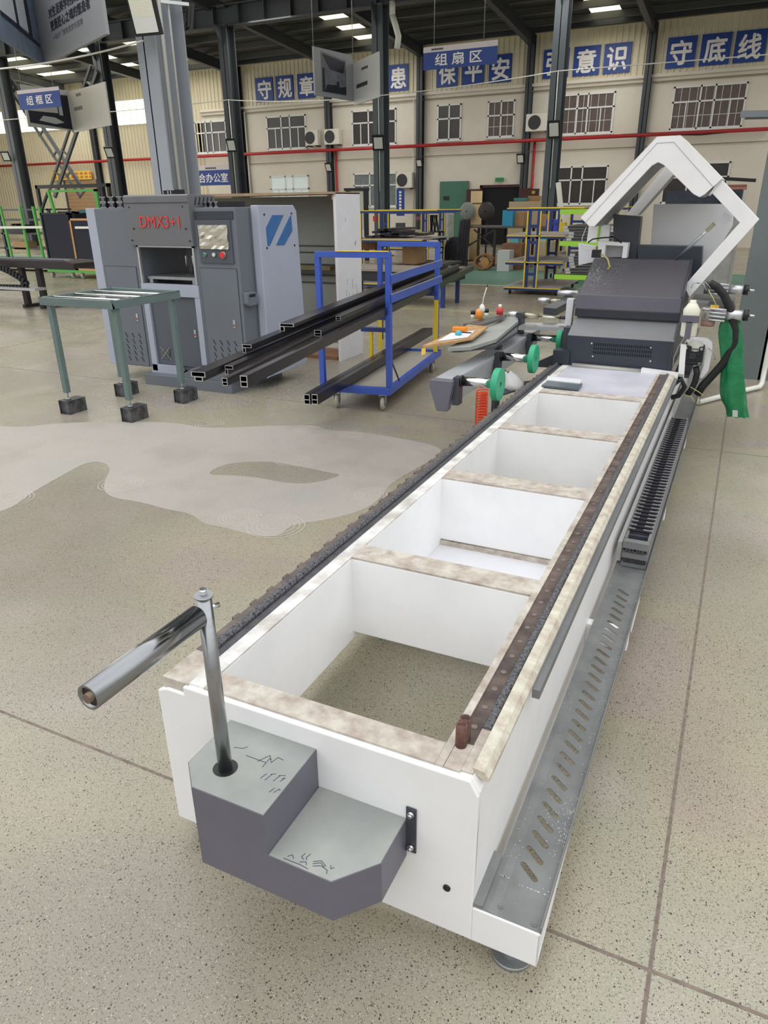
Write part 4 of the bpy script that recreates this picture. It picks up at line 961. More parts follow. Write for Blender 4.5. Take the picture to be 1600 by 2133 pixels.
MB().prism(pl([(1472, 640), (1525, 640), (1530, 652), (1512, 668), (1472, 668)], HY+.06), 'y', HY+.06, HY+.4).build('clamp_body', mat('dark_bracket', (48, 48, 52), .5), head)
MB().prism(pl([(1440, 625), (1530, 632), (1530, 640), (1440, 636)], HY+.5), 'y', HY+.4, HY+.9).build('side_rail', mat('block_aluminium', (150, 152, 154)), head)
# thick black hose and motor cables
MB().tube([hx(u, v, HY-.0) for u, v in ((1478, 590), (1494, 598), (1508, 614), (1518, 636), (1526, 660), (1530, 688), (1529, 712), (1520, 736), (1504, 760), (1484, 782), (1464, 804), (1452, 822))], .026, 14).build('corrugated_hose', BLACKM, head, label='thick black hose looping down into the tray')
MB().tube([hx(u, v, HY-.02) for u, v in ((1450, 764), (1452, 778), (1448, 795), (1440, 812), (1432, 822))], .02, 12).build('motor_cable', BLACKM, head)
MB().tube([hx(u, v, HY-.06) for u, v in ((1398, 828), (1414, 824), (1426, 806), (1420, 790), (1404, 800), (1396, 815))], .017, 10).build('coiled_cable', BLACKM, head)
for p in (((1438, 806), (1455, 816), (1466, 824)), ((1424, 822), (1440, 826), (1448, 838)), ((1476, 604), (1486, 622), (1494, 640))): MB().tube([hx(u, v, HY-.05) for u, v in p], .003, 6).build('cable_tie', mat('yellow_hose', (196, 188, 110)), head)
q = MB()
for p in (((1428, 700), (1414, 722), (1404, 745), (1402, 765)), ((1475, 725), (1488, 735), (1490, 750)), ((1452, 590), (1470, 588), (1480, 600))): q.tube([hx(u, v, HY-.03) for u, v in p], .0035, 6)
q.build('thin_hose', mat('grey_hose', (150, 152, 150), .4), head)

# green plastic bag
tp = [(1492, 672), (1512, 664), (1528, 655), (1540, 664), (1546, 690), (1548, 730), (1551, 790), (1554, 830), (1558, 868), (1534, 872), (1512, 868), (1512, 845), (1500, 840), (1500, 800), (1503, 760), (1496, 712), (1490, 690)]
gb = thing('plastic_bag', 'crumpled green plastic bag hanging from the right side of the saw head', 'bag', tuple(at(1530, 868, y=HY-.02)))
def bagmesh():
    mb = MB(); rows = [(656, 1520, 1540), (668, 1503, 1541), (685, 1493, 1544), (705, 1496, 1546), (730, 1501, 1548), (760, 1503, 1550), (790, 1502, 1552), (815, 1501, 1554), (840, 1502, 1556), (850, 1512, 1557), (869, 1513, 1559)]
    N = 22; vs = []
    random.seed(5)
    for r_, (v, ua, ub) in enumerate(rows):
        a, b_ = at(ua, v, y=HY), at(ub, v, y=HY); c_ = (a+b_)/2; h = (b_-a).length/2
        for k in range(N):
            t = 2*pi*k/N; fold = 1+.15*sin(5*t+r_*.75)+.09*sin(9*t-r_*1.1)
            vs.append((c_.x+cos(t)*h*fold, HY+.02+sin(t)*h*.55*(1+.25*sin(4*t+r_*.4)), c_.z+.006*sin(7*t+r_)))
    mb.add(vs, [(r_*N+k, r_*N+(k+1) % N, (r_+1)*N+(k+1) % N, (r_+1)*N+k) for r_ in range(len(rows)-1) for k in range(N)], True)
    return mb
b_ = bagmesh().build('bag_body', mat('green_plastic_bag', (34, 132, 82), .28, col2=(20, 112, 68), scale=10, bump=1.0), gb)
md = b_.modifiers.new('s', 'SUBSURF'); md.levels = 1; md.render_levels = 1
MB().plate([at(1526, 868, y=HY-.07), at(1537, 869, y=HY-.07), at(1537, 855, y=HY-.07), at(1526, 854, y=HY-.07)], .002, (0, -1, 0)).build('bag_label', mat('bag_label', (190, 196, 190), .5), gb)

# ---------------------------------------------------------------- left support arm with three green-wheeled rollers
ar = thing('infeed_support_arm', 'grey support arm left of the bed carrying three steel rollers with green discs', 'support arm', (-.3, 3.7, .5))
f = MB()
za = .655
f.prism([(-.395, za), (-.27, za), (-.27, za-.02), (-.30, za-.17), (-.37, za-.17), (-.395, za-.02)], 'y', 2.86, 4.9)
f.build('beam', mat('arm_grey', (170, 173, 176), .4, var=.08), ar, .003)
MB().prism([(-.405, za+.002), (-.262, za+.002), (-.262, za-.025), (-.29, za-.185), (-.36, za-.185), (-.405, za-.045)], 'y', 2.80, 2.86).build('end_cap', GREY, ar, .006, label='tapered slate end cap')
for i, y_ in enumerate((2.86, 3.66, 4.48)):
    MB().box(-.272, -.235, y_-.02, y_+.05, za-.15, za+.015).build('roller_bracket', GREYD, ar)
    MB().cyl((-.235, y_+.02, za-.01), (-.225, y_+.02, za-.01), .034, 20).build('roller_collar', BLACK, ar)
    MB().cyl((-.225, y_+.02, za-.01), (-.03, y_+.02, za-.01), .028, 24).build('roller', CHROME, ar)
    MB().pipe((-.03, y_+.02, za-.01), (.008, y_+.02, za-.01), .094, .017, 40).build('green_disc', GREEN, ar, .003, label='thick green plastic disc')
    MB().cyl((-.028, y_+.02, za-.01), (.002, y_+.02, za-.01), .017, 16).build('hub', BLACK, ar)
# orange spiral air hose hanging from the arm
co = []
c0 = at(1005, 812, y=3.0)
for i in range(15*12):
    t = i/12; co.append((c0.x+.035*cos(2*pi*t), 3.0+.035*sin(2*pi*t), c0.z-.0175*t))
tag(MB().tube(co, .0048, 6).build('spiral_air_hose', ORANGE), 'orange spiral air hose hanging below the nearest green disc', 'hose')
co = [at(u, v, y=3.9) for u, v in ((1003, 722), (1012, 728), (1025, 724), (1018, 732), (1004, 733), (1012, 740), (1026, 736))]
tag(MB().tube(co, .005, 6).build('spiral_air_hose', ORANGE), 'short loop of orange air hose behind the support arm under the clipboard', 'hose')
# clamp assembly between arm and head
cl = thing('clamp_unit', 'aluminium clamp unit with air cylinders between the support arm and the slate saw head', 'clamp', (-.1, 4.6, .62))
def cp(u, v, y): return at(u, v, y=y)
for i, (p0, p1, p2, p3, y_) in enumerate((((1060, 655), (1080, 656), (1122, 659), (1166, 662), 4.62), ((1122, 626), (1145, 627), (1168, 628), (1202, 631), 5.3))):
    A0, A1, A2, A3 = cp(*p0, y_), cp(*p1, y_), cp(*p2, y_), cp(*p3, y_)
    MB().cyl(A0, A1, .028, 18).build('cylinder_cap', ALU, cl); MB().cyl(A1, A2, .022, 18).build('cylinder_barrel', mat('nickel', (176, 172, 150), .3, metal=.7), cl)
    MB().cyl(A2, A3, .006, 10).build('cylinder_rod', CHROME, cl); MB().cyl(A3, A3+V((.06, 0, 0)), .015, 12).build('clamp_foot', BLACK, cl)
MB().cyl(cp(1163, 611, 5.5), cp(1204, 612, 5.5), .03, 16).build('cylinder_cap', ALU, cl)
MB().prism(pl([(1088, 675), (1180, 678), (1180, 686), (1086, 683)], 4.55), 'y', 4.45, 4.65).build('cross_beam', ALU, cl)
MB().box(cp(1078, 670, 4.6).x, cp(1090, 670, 4.6).x, 4.55, 4.65, .45, cp(1085, 650, 4.6).z).build('cylinder_mount', GREYD, cl)
MB().prism(pl([(1132, 640), (1158, 643), (1158, 658), (1132, 655)], 4.8), 'y', 4.8, 5.5).build('square_beam', GREYD, cl)
MB().prism(pl([(1186, 620), (1200, 621), (1192, 690), (1180, 689)], 4.5), 'y', 4.42, 4.48).build('upright_plate', WHITE2, cl)
MB().prism(pl([(1168, 665), (1186, 666), (1186, 670), (1168, 669)], 4.5), 'y', 4.45, 4.5).build('push_rod', CHROME, cl)
MB().box(cp(1176, 700, 4.3).x, cp(1190, 700, 4.3).x, 4.25, 4.35, cp(1180, 735, 4.3).z, cp(1180, 680, 4.3).z).build('bearing_block', GREYD, cl)
MB().prism(pl([(1110, 758), (1192, 722), (1196, 732), (1196, 766), (1148, 766), (1112, 764)], 4.2), 'y', 4.2, 4.23).build('gusset_plate', NAVY, cl)
MB().tube([cp(u, v, 4.4) for u, v in ((1190, 692), (1196, 710), (1190, 728), (1180, 734))], .004, 6).build('white_hose', mat('clear_hose', (210, 212, 200)), cl)
MB().tube([cp(u, v, 4.55) for u, v in ((1056, 662), (1042, 680), (1035, 700), (1034, 722))], .008, 8).build('black_cable', BLACKM, cl)
MB().lathe([(.001, 0), (.012, 0), (.02, .03), (.018, .04), (.001, .045)], cp(1071, 680, 4.6), (0, 0, 1)).build('orange_button', ORANGE, cl)
tag(MB().plate([cp(1048, 801, 3.6)+V((0, 0, -.0)), cp(1112, 795, 3.9), cp(1085, 812, 3.6), cp(1048, 824, 3.4)], .01, (0, 0, 1)).build('side_wing', NAVY), 'small dark triangular plate beside the left rail below the second green disc', 'plate')
random.seed(3)
q = MB(); N = 14
rows = [((1052, 774), .03), ((1058, 785), .06), ((1062, 797), .085), ((1062, 810), .09)]
vs = []
for (u, v), h in rows:
    c_ = cp(u, v, 3.6)
    for k in range(N): t = 2*pi*k/N; vs.append((c_.x+cos(t)*h*(1+.12*sin(3*t)), 3.6+sin(t)*h, c_.z+.01*sin(4*t)))
q.add(vs, [(r_*N+k, r_*N+(k+1) % N, (r_+1)*N+(k+1) % N, (r_+1)*N+k) for r_ in range(3) for k in range(N)], True); q.add(vs[-N:], [tuple(range(N))])
tag(q.build('cloth_sack', mat('white_cloth', (206, 204, 202), .8, var=.1)), 'crumpled pale cloth sack hanging behind the second green disc', 'sack')

# tool shelf arm with clipboard, tray and little things
sh = thing('tool_shelf', 'grey sheet shelf on an arm left of the saw, holding a wooden board and tools', 'shelf', (-.4, 3.9, .7))
ZB = .78
P3 = lambda u, v, z=ZB: at(u, v, z=z)
MB().plate([P3(932, 724), P3(1014, 682), P3(1075, 652), P3(1080, 668), P3(1034, 706), P3(980, 722)], .025, (0, 0, -1)).build('shelf_pan', GREYT, sh, .003)
MB().plate([P3(940, 727, ZB-.03), P3(1034, 706, ZB-.03), P3(1078, 672, ZB-.03), P3(1078, 690, ZB-.03), P3(1034, 718, ZB-.03), P3(960, 727, ZB-.03)], .022, (0, 0, -1)).build('shelf_body', mat('shelf_slate', (74, 78, 84), .45), sh, .004)
MB().plate([P3(880, 725, ZB+.02), P3(950, 693, ZB+.02), P3(975, 680, ZB+.02), P3(1016, 684, ZB+.02), P3(985, 708, ZB+.02), P3(940, 716, ZB+.02)], .014, (0, 0, 1)).build('wooden_board', WOOD, sh, label='worn plywood board overhanging the shelf')
for u, v in ((962, 678), (1040, 655)): pass
MB().plate([P3(965, 680, ZB+.012), P3(1010, 668, ZB+.012), P3(1056, 659, ZB+.012), P3(1044, 668, ZB+.012), P3(1000, 682, ZB+.012)], .018, (0, 0, 1)).build('tool_tray', mat('tray_grey_metal', (110, 112, 112), .35, metal=.5), sh)
# the yellow foot of the board
MB().plate([P3(878, 727, ZB+.02), P3(884, 724, ZB+.02), P3(884, 738, ZB+.0), P3(878, 740, ZB+.0)], .02, (0, 1, 0)).build('yellow_leg', mat('yellow_wood_leg', (206, 164, 70), .6), sh)
ZI = ZB+.036
tag(MB().plate([P3(911, 711, ZI), P3(940, 694, ZI), P3(990, 689, ZI), P3(974, 703, ZI)], .002, (0, 0, 1)).build('paper_sheet', mat('paper', (222, 222, 228), .7)), 'white paper sheet lying on the wooden board', 'paper')
c_ = P3(955, 698, ZI+.002); tag(MB().lathe([(.001, .0), (.02, 0), (.024, .015), (.012, .03), (.001, .032)], c_, (0, 0, 1), 9).build('blue_wrapper', mat('turquoise_wrapper', (80, 176, 196), .5)), 'small turquoise wrapper on the paper sheet', 'wrapper')
c_ = P3(958, 692, ZI); tg = thing('tape_measure', 'amber yellow tape measure on the wooden board above the paper', 'tape measure', tuple(c_))
MB().box(c_.x-.05, c_.x+.045, c_.y-.02, c_.y+.03, c_.z, c_.z+.035).build('case', ORANGE2, tg, .006)
MB().box(c_.x-.01, c_.x+.09, c_.y-.035, c_.y-.023, c_.z, c_.z+.008).build('blade', BLACK, tg)
c_ = P3(998, 664, ZI); gg = thing('glue_bottle', 'orange and white bottle with a long white nozzle standing on the shelf', 'bottle', tuple(c_))
MB().lathe([(.001, 0), (.028, 0), (.03, .05), (.02, .07), (.001, .075)], c_, (0, 0, 1)).build('body', mat('bottle_orange_white', (236, 150, 60), .4), gg)
MB().lathe([(.012, 0), (.024, .01), (.02, .04), (.006, .06)], c_+V((.02, 0, .05)), (0, 0, 1)).build('shoulder', PVC, gg)
MB().tube([c_+V((.02, 0, .09)), c_+V((.03, 0, .16)), c_+V((.05, 0, .23))], [.006, .004, .003], 8).build('nozzle', PVC, gg); MB().tube([c_+V((.05, 0, .23)), c_+V((.055, 0, .25))], .004, 6).build('tip', BLACK, gg)
for u, v, lb in ((985, 663, 'small black-capped bottle left of the orange bottle on the shelf'), (1013, 659, 'small black-capped bottle right of the orange bottle on the shelf')):
    c_ = P3(u, v, ZI); t_ = thing('small_bottle', lb, 'bottle', tuple(c_)); MB().cyl(c_, c_+V((0, 0, .03)), .016, 14).build('body', PVC, t_); MB().cyl(c_+V((0, 0, .03)), c_+V((0, 0, .055)), .018, 14).build('cap', BLACK, t_)
c_ = P3(1041, 655, ZI); t_ = thing('red_spray_bottle', 'small red bottle with a pale cap at the far end of the shelf', 'bottle', tuple(c_)); MB().cyl(c_, c_+V((0, 0, .05)), .026, 14).build('body', mat('red_bottle', (206, 60, 60), .4), t_); MB().cyl(c_+V((0, 0, .05)), c_+V((0, 0, .075)), .013, 12).build('cap', PVC, t_)
MB().cyl((P3(1040, 690).x, P3(1040, 690).y, 0), (P3(1040, 690).x, P3(1040, 690).y, ZB-.1), .03, 12).build('shelf_post', GREYD, sh)

# white pvc pipe bent along the floor by the column
a = at(1590, 600, y=5.6); 
pp = [(1.60, 6.0, 1.3), at(1590, 700, y=6.1), at(1588, 795, z=.03)]
b_ = at(1587, 800, z=.03); a0 = at(1600, 640, y=b_.y)
tag(MB().tube([(b_.x-.0, b_.y, 1.6), (b_.x, b_.y, .2), (b_.x, b_.y, .04), at(1582, 806, z=.03), at(1555, 812, z=.03), at(1455, 838, z=.03)], .022, 12).build('floor_pipe', PVC), 'white plastic pipe coming down the right column and bending along the floor', 'pipe')

# ================================================================ punching press (left)
G1 = mat('press_slate', (112, 118, 126), .42, var=.05, scale=2); G2 = mat('press_light_blue_grey', (174, 180, 196), .4, var=.04, scale=2); G3 = mat('press_dark_line', (58, 62, 70), .5)
pr = thing('punching_press', 'slate and pale blue-grey punching press cabinet lettered DMX3+1 beside the big column', 'machine', (-3.6, 4.7, 0))
f = MB().box(-4.42, -2.83, 4.35, 5.04, 1.295, 1.595)
f.box(-4.43, -3.945, 4.30, 5.05, .15, 1.6).box(-3.30, -2.815, 4.30, 5.05, .2, 1.6).box(-3.95, -3.29, 4.345, 4.5, .14, .82).box(-3.95, -3.29, 5.0, 5.045, .14, .93)
f.build('cabinet', G1, pr, .004)
MB().box(-4.54, -4.43, 4.30, 5.1, .14, 1.605).build('side_cover', G2, pr, .004, label='pale left side cover')
yc = 4.52
MB().prism([(4.505, .13), (4.505, 1.615), (5.08, 1.612), (5.13, 1.56), (5.19, .22), (5.16, .12), (4.46, .115)], 'x', -2.80, -2.72).build('side_cover', G2, pr, .01, label='pale right side cover with blue emblem')
MB().box(-2.814, -2.799, 4.51, 5.09, .21, 1.59).build('cover_inner', G1, pr)
# blue emblem
g = lambda a, b_: (150+a/2.909, 350+b_/2.909)
def side(pts): return [(at(*g(a, b_), x=-2.717).y, at(*g(a, b_), x=-2.717).z) for a, b_ in pts]
EB = mat('emblem_blue', (52, 108, 168), .3, var=.15, scale=20)
MB().prism(side([(1215, 285), (1282, 285), (1200, 470), (1186, 472), (1177, 362)]), 'x', -2.72, -2.716).build('emblem', EB, pr)
MB().prism(side([(1328, 286), (1336, 380), (1288, 466), (1238, 468), (1318, 298)]), 'x', -2.72, -2.716).build('emblem', EB, pr)
q = MB()
for a, b_ in ((1165, 282), (1330, 275), (1182, 485), (1350, 468)): p = at(*g(a, b_), x=-2.717); q.cyl((-2.722, p.y, p.z), (-2.714, p.y, p.z), .009, 10)
q.build('cover_bolt', BLACK, pr)
# top box
MB().prism([(4.255, 1.285), (4.245, 1.70), (4.27, 1.71), (4.62, 1.70), (4.62, 1.6), (4.34, 1.6), (4.34, 1.285)], 'x', -4.003, -3.265).build('top_box', mat('press_box_slate', (114, 115, 119), .4, var=.05), pr, .004)
MB().box(-4.0, -3.268, 4.243, 4.247, 1.64, 1.646).build('box_seam', G3, pr)
q = MB()
for i in range(5):
    y_ = 4.33+.055*i; q.prism([(y_, 1.625), (y_+.012, 1.625), (y_+.035, 1.685), (y_+.023, 1.685)], 'x', -3.266, -3.262)
q.build('side_vents', BLACK, pr)
q = MB()
for x_, z in ((-3.94, 1.61), (-3.33, 1.61), (-3.92, 1.43), (-3.32, 1.43), (-3.96, 1.33), (-3.29, 1.33)): q.cyl((x_, 4.25, z), (x_, 4.243, z), .007, 8)
q.build('box_bolt', BLACK, pr)
text('DMX3+1', (-3.835, 4.246, 1.438), (1, 0, 0), (0, 0, 1), .455, .098, .004, -.006).build('lettering', mat('red_outline_letter', (226, 74, 66), .5), pr)
# work opening
MB().box(-3.955, -3.935, 4.285, 4.31, .95, 1.285).box(-3.31, -3.29, 4.285, 4.31, .95, 1.285).box(-3.955, -3.29, 4.285, 4.31, 1.27, 1.29).build('opening_trim', ALU, pr)
MB().box(-3.92, -3.33, 4.34, 4.9, .985, 1.01).box(-3.90, -3.86, 4.34, 4.4, .95, .985).box(-3.39, -3.35, 4.34, 4.4, .95, .985).build('die_table', STEELR, pr)
MB().cyl((-3.52, 4.6, 1.01), (-3.52, 4.6, 1.04), .055, 20).cyl((-3.52, 4.6, 1.04), (-3.52, 4.6, 1.06), .035, 20).cyl((-3.52, 4.6, 1.06), (-3.52, 4.6, 1.29), .018, 16).build('ram', CHROME, pr)
MB().cyl((-3.74, 4.7, 1.0), (-3.74, 4.7, 1.29), .012, 10).cyl((-3.70, 4.75, 1.0), (-3.70, 4.75, 1.29), .012, 10).build('guide_rod', CHROME, pr)
# pale frame and centre door
MB().box(-3.965, -3.285, 4.285, 4.345, .84, .948).box(-3.965, -3.90, 4.29, 4.34, .12, .84).box(-3.345, -3.285, 4.29, 4.34, .22, .84).prism([(-3.985, .10), (-3.665, .10), (-3.64, .13), (-3.60, .13), (-3.60, .185), (-3.965, .185)], 'y', 4.29, 4.34).build('front_frame', G2, pr, .002)
MB().box(-3.90, -3.345, 4.315, 4.34, .19, .835).build('centre_door', mat('door_slate', (92, 98, 106), .4, var=.05), pr)
def door(x0, x1, z0, z1):
    d_ = MB().box(x0, x1, 4.294, 4.30, z0, z1).build('door', G1, pr, .001)
    MB().box(x0-.005, x1+.005, 4.297, 4.2995, z0-.005, z0).box(x0-.005, x1+.005, 4.297, 4.2995, z1, z1+.005).box(x0-.005, x0, 4.297, 4.2995, z0, z1).box(x1, x1+.005, 4.297, 4.2995, z0, z1).build('door_gap', G3, d_)
    return d_
dl = door(-4.40, -4.01, .155, 1.09); dr = door(-3.25, -2.85, .23, 1.10)
def slots(x0, x1, z0, z1, nx_, nz, par):
    for i in range(nx_):
        q = MB()
        for k in range(nz):
            x_ = x0+(x1-x0)*i/(nx_-1); z = z1-(z1-z0)*k/(nz-1); q.prism([(x_-.014, z+.022), (x_-.008, z+.022), (x_+.016, z-.022), (x_+.010, z-.022)], 'y', 4.290, 4.296)
        q.build('vent_slot_row', BLACK, par)
slots(-4.25, -4.08, .22, .45, 3, 5, dl); slots(-3.17, -2.93, .27, .45, 4, 4, dr)
for x_, z, y_ in ((-4.074, .625, 4.294), (-3.401, .509, 4.315), (-2.921, .626, 4.294)):
    l_ = MB().box(x_-.012, x_+.012, y_-.008, y_, z-.035, z+.035).build('latch', ALU, pr, .002); MB().cyl((x_, y_-.012, z-.012), (x_, y_-.008, z-.012), .009, 10).build('latch_button', RED, l_)
fg = MB(); cxf, czf = -3.785, .30
for r_ in (.012, .028, .044): fg.pipe((cxf, 4.300, czf), (cxf, 4.305, czf), r_+.002, r_-.002, 20)
fg.bar((cxf-.06, 4.303, czf-.06), (cxf+.06, 4.303, czf+.06), .005, .004, (0, 1, 0)).bar((cxf-.06, 4.303, czf+.06), (cxf+.06, 4.303, czf-.06), .005, .004, (0, 1, 0))
fg.build('fan_guard', STEELR, pr); MB().cyl((cxf, 4.31, czf), (cxf, 4.314, czf), .046, 20).build('fan_opening', mat('fan_brown_dark', (60, 50, 44), .6), pr)
# control panel
MB().box(-3.25, -2.835, 4.292, 4.30, 1.505, 1.57).build('panel_strip', G3, pr)
cpn = MB().box(-3.225, -2.866, 4.285, 4.30, 1.145, 1.50).build('control_panel', mat('panel_slate', (84, 88, 96), .4), pr, .002, label='control panel with foil-covered screen')
scr = MB()
random.seed(1); NX, NZ = 9, 8; vs = []
for k in range(NZ):
    for i in range(NX): vs.append((-3.205+.31*i/(NX-1)+random.uniform(-.003, .003), 4.270+random.uniform(-.007, .007), 1.265+.195*k/(NZ-1)+random.uniform(-.002, .002)))
scr.add(vs, [(k*NX+i, k*NX+i+1, (k+1)*NX+i+1, (k+1)*NX+i) for k in range(NZ-1) for i in range(NX-1)]).box(-3.205, -2.895, 4.278, 4.286, 1.265, 1.46)
scr.build('screen', mat('crumpled_foil', (214, 210, 196), .18, metal=.9), cpn, label='screen covered with crumpled silver foil')
for x_, m_, nm, r_ in ((-3.163, mat('button_green', (40, 140, 110), .4), 'green_button', .013), (-3.06, mat('button_white', (214, 230, 214), .4), 'white_button', .014), (-2.964, mat('button_red', (220, 60, 56), .4), 'emergency_button', .024)):
    MB().cyl((x_, 4.285, 1.218), (x_, 4.268, 1.218), r_+.004, 16).build('button_ring', ALU, cpn); MB().cyl((x_, 4.268, 1.218), (x_, 4.255 if r_ > .02 else 4.263, 1.218), r_, 16).build(nm, m_, cpn)
# handle on the dark side
hd = MB().prism([(4.31, .90), (4.44, .90), (4.47, .87), (4.47, .80), (4.44, .785), (4.33, .785), (4.31, .81)], 'x', -2.815, -2.765).build('side_handle', G1, pr, .004)
MB().prism([(4.34, .885), (4.43, .885), (4.43, .86), (4.34, .86)], 'x', -2.766, -2.763).build('handle_recess', BLACK, hd)
MB().box(-4.0, -2.95, 4.2, 5.05, .0, .10).prism([(-3.6, .10), (-2.95, .10), (-2.83, .20), (-3.4, .20)], 'y', 4.22, 5.0).build('plinth', G1, pr, .003)
# profile offcuts on top of the press
def profile_bundle(lb, cx_, cy_, z, n_, L=.5, w_=.045, yaw=0, rows=1):
    t = local('profile_offcuts', lb, 'metal profile', (cx_, cy_, z), 'profile offcuts on top of the press', yaw)
    for r_ in range(rows):
        for i in range(n_):
            x_ = i*w_*1.15; zb_ = r_*.05
            MB().box(x_, x_+w_*.8, 0, L, zb_, zb_+.045).build('profile', PROF, t)
            MB().box(x_, x_+w_*.8, -.002, 0, zb_, zb_+.006).box(x_, x_+w_*.8, -.002, 0, zb_+.039, zb_+.045).box(x_+w_*.3, x_+w_*.36, -.002, 0, zb_, zb_+.045).box(x_+w_*.5, x_+w_*.56, -.002, 0, zb_, zb_+.045).build('cut_end', ALU, t)
profile_bundle('black profile offcuts with bright cut ends stacked on the left top of the press', -4.42, 4.38, 1.607, 4, .45, .09, 0, 2)
profile_bundle('flat black profile offcuts on the right top of the press beside the vented box', -3.22, 4.40, 1.602, 3, .4, .05)
profile_bundle('single black profile offcut lying on the top box of the press', -3.70, 4.45, 1.708, 1, .14, .16)
# swarf scattered on the floor round the press
random.seed(11); q = MB()
for i in range(1500):
    c_ = random.choice([(-2.6, 4.9, .16, .35), (-2.45, 5.15, .22, .22), (-3.0, 3.95, .3, .15), (-3.35, 3.7, .35, .22), (-1.95, 4.7, .1, .2), (-2.5, 4.5, .2, .3)])
    x_, y_ = random.gauss(c_[0], c_[2]), random.gauss(c_[1], c_[3])
    if -3.0 > x_ and y_ > 4.2: continue
    s_ = random.uniform(.004, .011); q.box(x_, x_+s_, y_, y_+s_*random.uniform(.4, 1), 0.001, .004)
for i in range(500):
    x_, y_ = random.uniform(-4.5, 1.0), random.uniform(1.0, 8); s_ = random.uniform(.003, .007); q.box(x_, x_+s_, y_, y_+s_*.7, .001, .003)
sw = tag(q.build('floor_swarf', mat('bright_swarf', (222, 224, 226))), 'glittering metal chips scattered on the floor round the press', 'metal chips', kind='stuff')

# ================================================================ small roller table on four steel blocks
tb = thing('roller_table', 'grey-green steel frame table with thin bright rods, standing on four steel blocks', 'table', (-3.5, 3.45, .115))
TG = mat('table_grey_green', (104, 122, 120), .45, var=.08)
f = MB(); X0, X1, Y0, Y1, zt = -3.92, -3.13, 3.08, 3.86, .955
f.box(X0, X1, Y0, Y0+.03, zt-.062, zt).box(X0, X1, Y1-.03, Y1, zt-.062, zt).box(X0, X0+.03, Y0, Y1, zt-.062, zt).box(X1-.03, X1, Y0, Y1, zt-.062, zt)
f.build('table_frame', TG, tb, .003)
for y_ in (3.20, 3.42, 3.64): MB().cyl((X0+.04, y_, zt-.008), (X1-.03, y_, zt-.008), .010, 12).build('rod', CHROME, tb)
LEG = ((-3.835, 3.115), (-3.165, 3.14), (-3.175, 3.79), (-3.85, 3.76))
for x_, y_ in LEG:
    l_ = MB().box(x_-.023, x_+.023, y_-.023, y_+.023, .175, zt-.06).build('leg', TG, tb, .004)
    MB().cyl((x_, y_, .12), (x_, y_, .18), .007, 10).cyl((x_, y_, .116), (x_, y_, .128), .022, 16).build('levelling_foot', STEELR, l_)
for (x_, y_), lb in zip(LEG, ('left front', 'right front', 'right back', 'left back')):
    b_ = MB(); w_, L = .055, .11; x0, x1, y0, y1 = x_-w_, x_+w_, y_-.06, y_+.13
    b_.prism([(x0, 0), (x1, 0), (x1, .115), (x0, .115)], 'y', y0, y1, [[(x0+.003, .003), (x1-.003, .003), (x1-.003, .112), (x0+.003, .112)]])
    b_.box(x0+.003, x1-.003, y0+.012, y0+.014, .003, .112)
    tag(b_.build('steel_block', mat('bare_steel_block', (116, 118, 122), .3, metal=.6, col2=(60, 60, 64), scale=14)), 'dull steel box-section block under the %s leg of the grey-green table' % lb, 'block', 'steel blocks under the table')

# ================================================================ blue trolley with long profiles
CY = R(7.6); CO = V((-1.366, 4.28, 0)); cxv = V((cos(CY), sin(CY), 0)); cyv = V((-sin(CY), cos(CY), 0))
K = lambda x_, y_, z: CO+cxv*x_+cyv*y_+V((0, 0, z))
tr = thing('profile_trolley', 'bright blue steel trolley with yellow-taped frame carrying long black profiles', 'trolley', tuple(CO))
def kb(a, b_, w_, h, m, nm, par=tr, lab=None): return MB().bar(K(*a), K(*b_), w_, h).build(nm, m, par, .002, label=lab)
TH = 1.225
for i, (y_, yl) in enumerate(((0, 0), (1.6, 1.6))):
    for x_ in (0, -.60):
        kb((x_, y_, .14 if i == 0 else (.14 if x_ == 0 else .3)), (x_, y_, TH), .04, .045, BLUE, 'post')
    kb((-.62, y_, TH+.02), (.02, y_, TH+.02), .045, .045, BLUE, 'top_bar')
MB().bar(K(-.43, -.003, TH+.046), K(.0, -.003, TH+.046), .047, .006).build('yellow_tape', YEL, tr)
for x_, z1 in ((0, .72), (-.60, .62)): kb((x_, 1.5755, .2), (x_, 1.5755, z1), .006, .046, YEL, 'yellow_tape')
for z in (1.065, .915):
    kb((.03, -.02, z), (.03, 1.66, z), .012, .065, BLUE, 'side_rail'); MB().bar(K(.03, -.02, z+.034), K(.03, 1.66, z+.034), .013, .004).build('rail_edge', ALU, tr)
kb((-.62, 0.03, .762), (.0, .03, .762), .04, .04, BLUE, 'support_bar'); kb((-.62, 1.57, .782), (.0, 1.57, .782), .04, .04, NAVYB, 'support_bar'); kb((-.60, 1.0, .5), (-.3, 1.0, .5), .04, .04, NAVYB, 'support_bar')
kb((-.5, 1.0, .17), (-.5, 1.0, .5), .03, .03, YEL, 'support_post')
kb((-.5, -.03, .165), (.02, -.03, .165), .05, .06, BLUE, 'base_beam'); kb((.0, -.03, .165), (.0, 1.75, .165), .045, .06, BLUE, 'base_beam'); kb((-.5, 0, .165), (-.5, 1.75, .165), .045, .06, BLUE, 'base_beam'); kb((-.5, 1.72, .165), (.02, 1.72, .165), .05, .06, BLUE, 'base_beam')
MB().plate([K(-.5, 0, .17), K(0, 0, .17), K(0, 1.72, .17), K(-.5, 1.72, .17)], .006, (0, 0, 1)).build('deck', CONC, tr)
kb((.01, .02, .42), (.01, .26, .19), .012, .012, GREYD, 'brace')
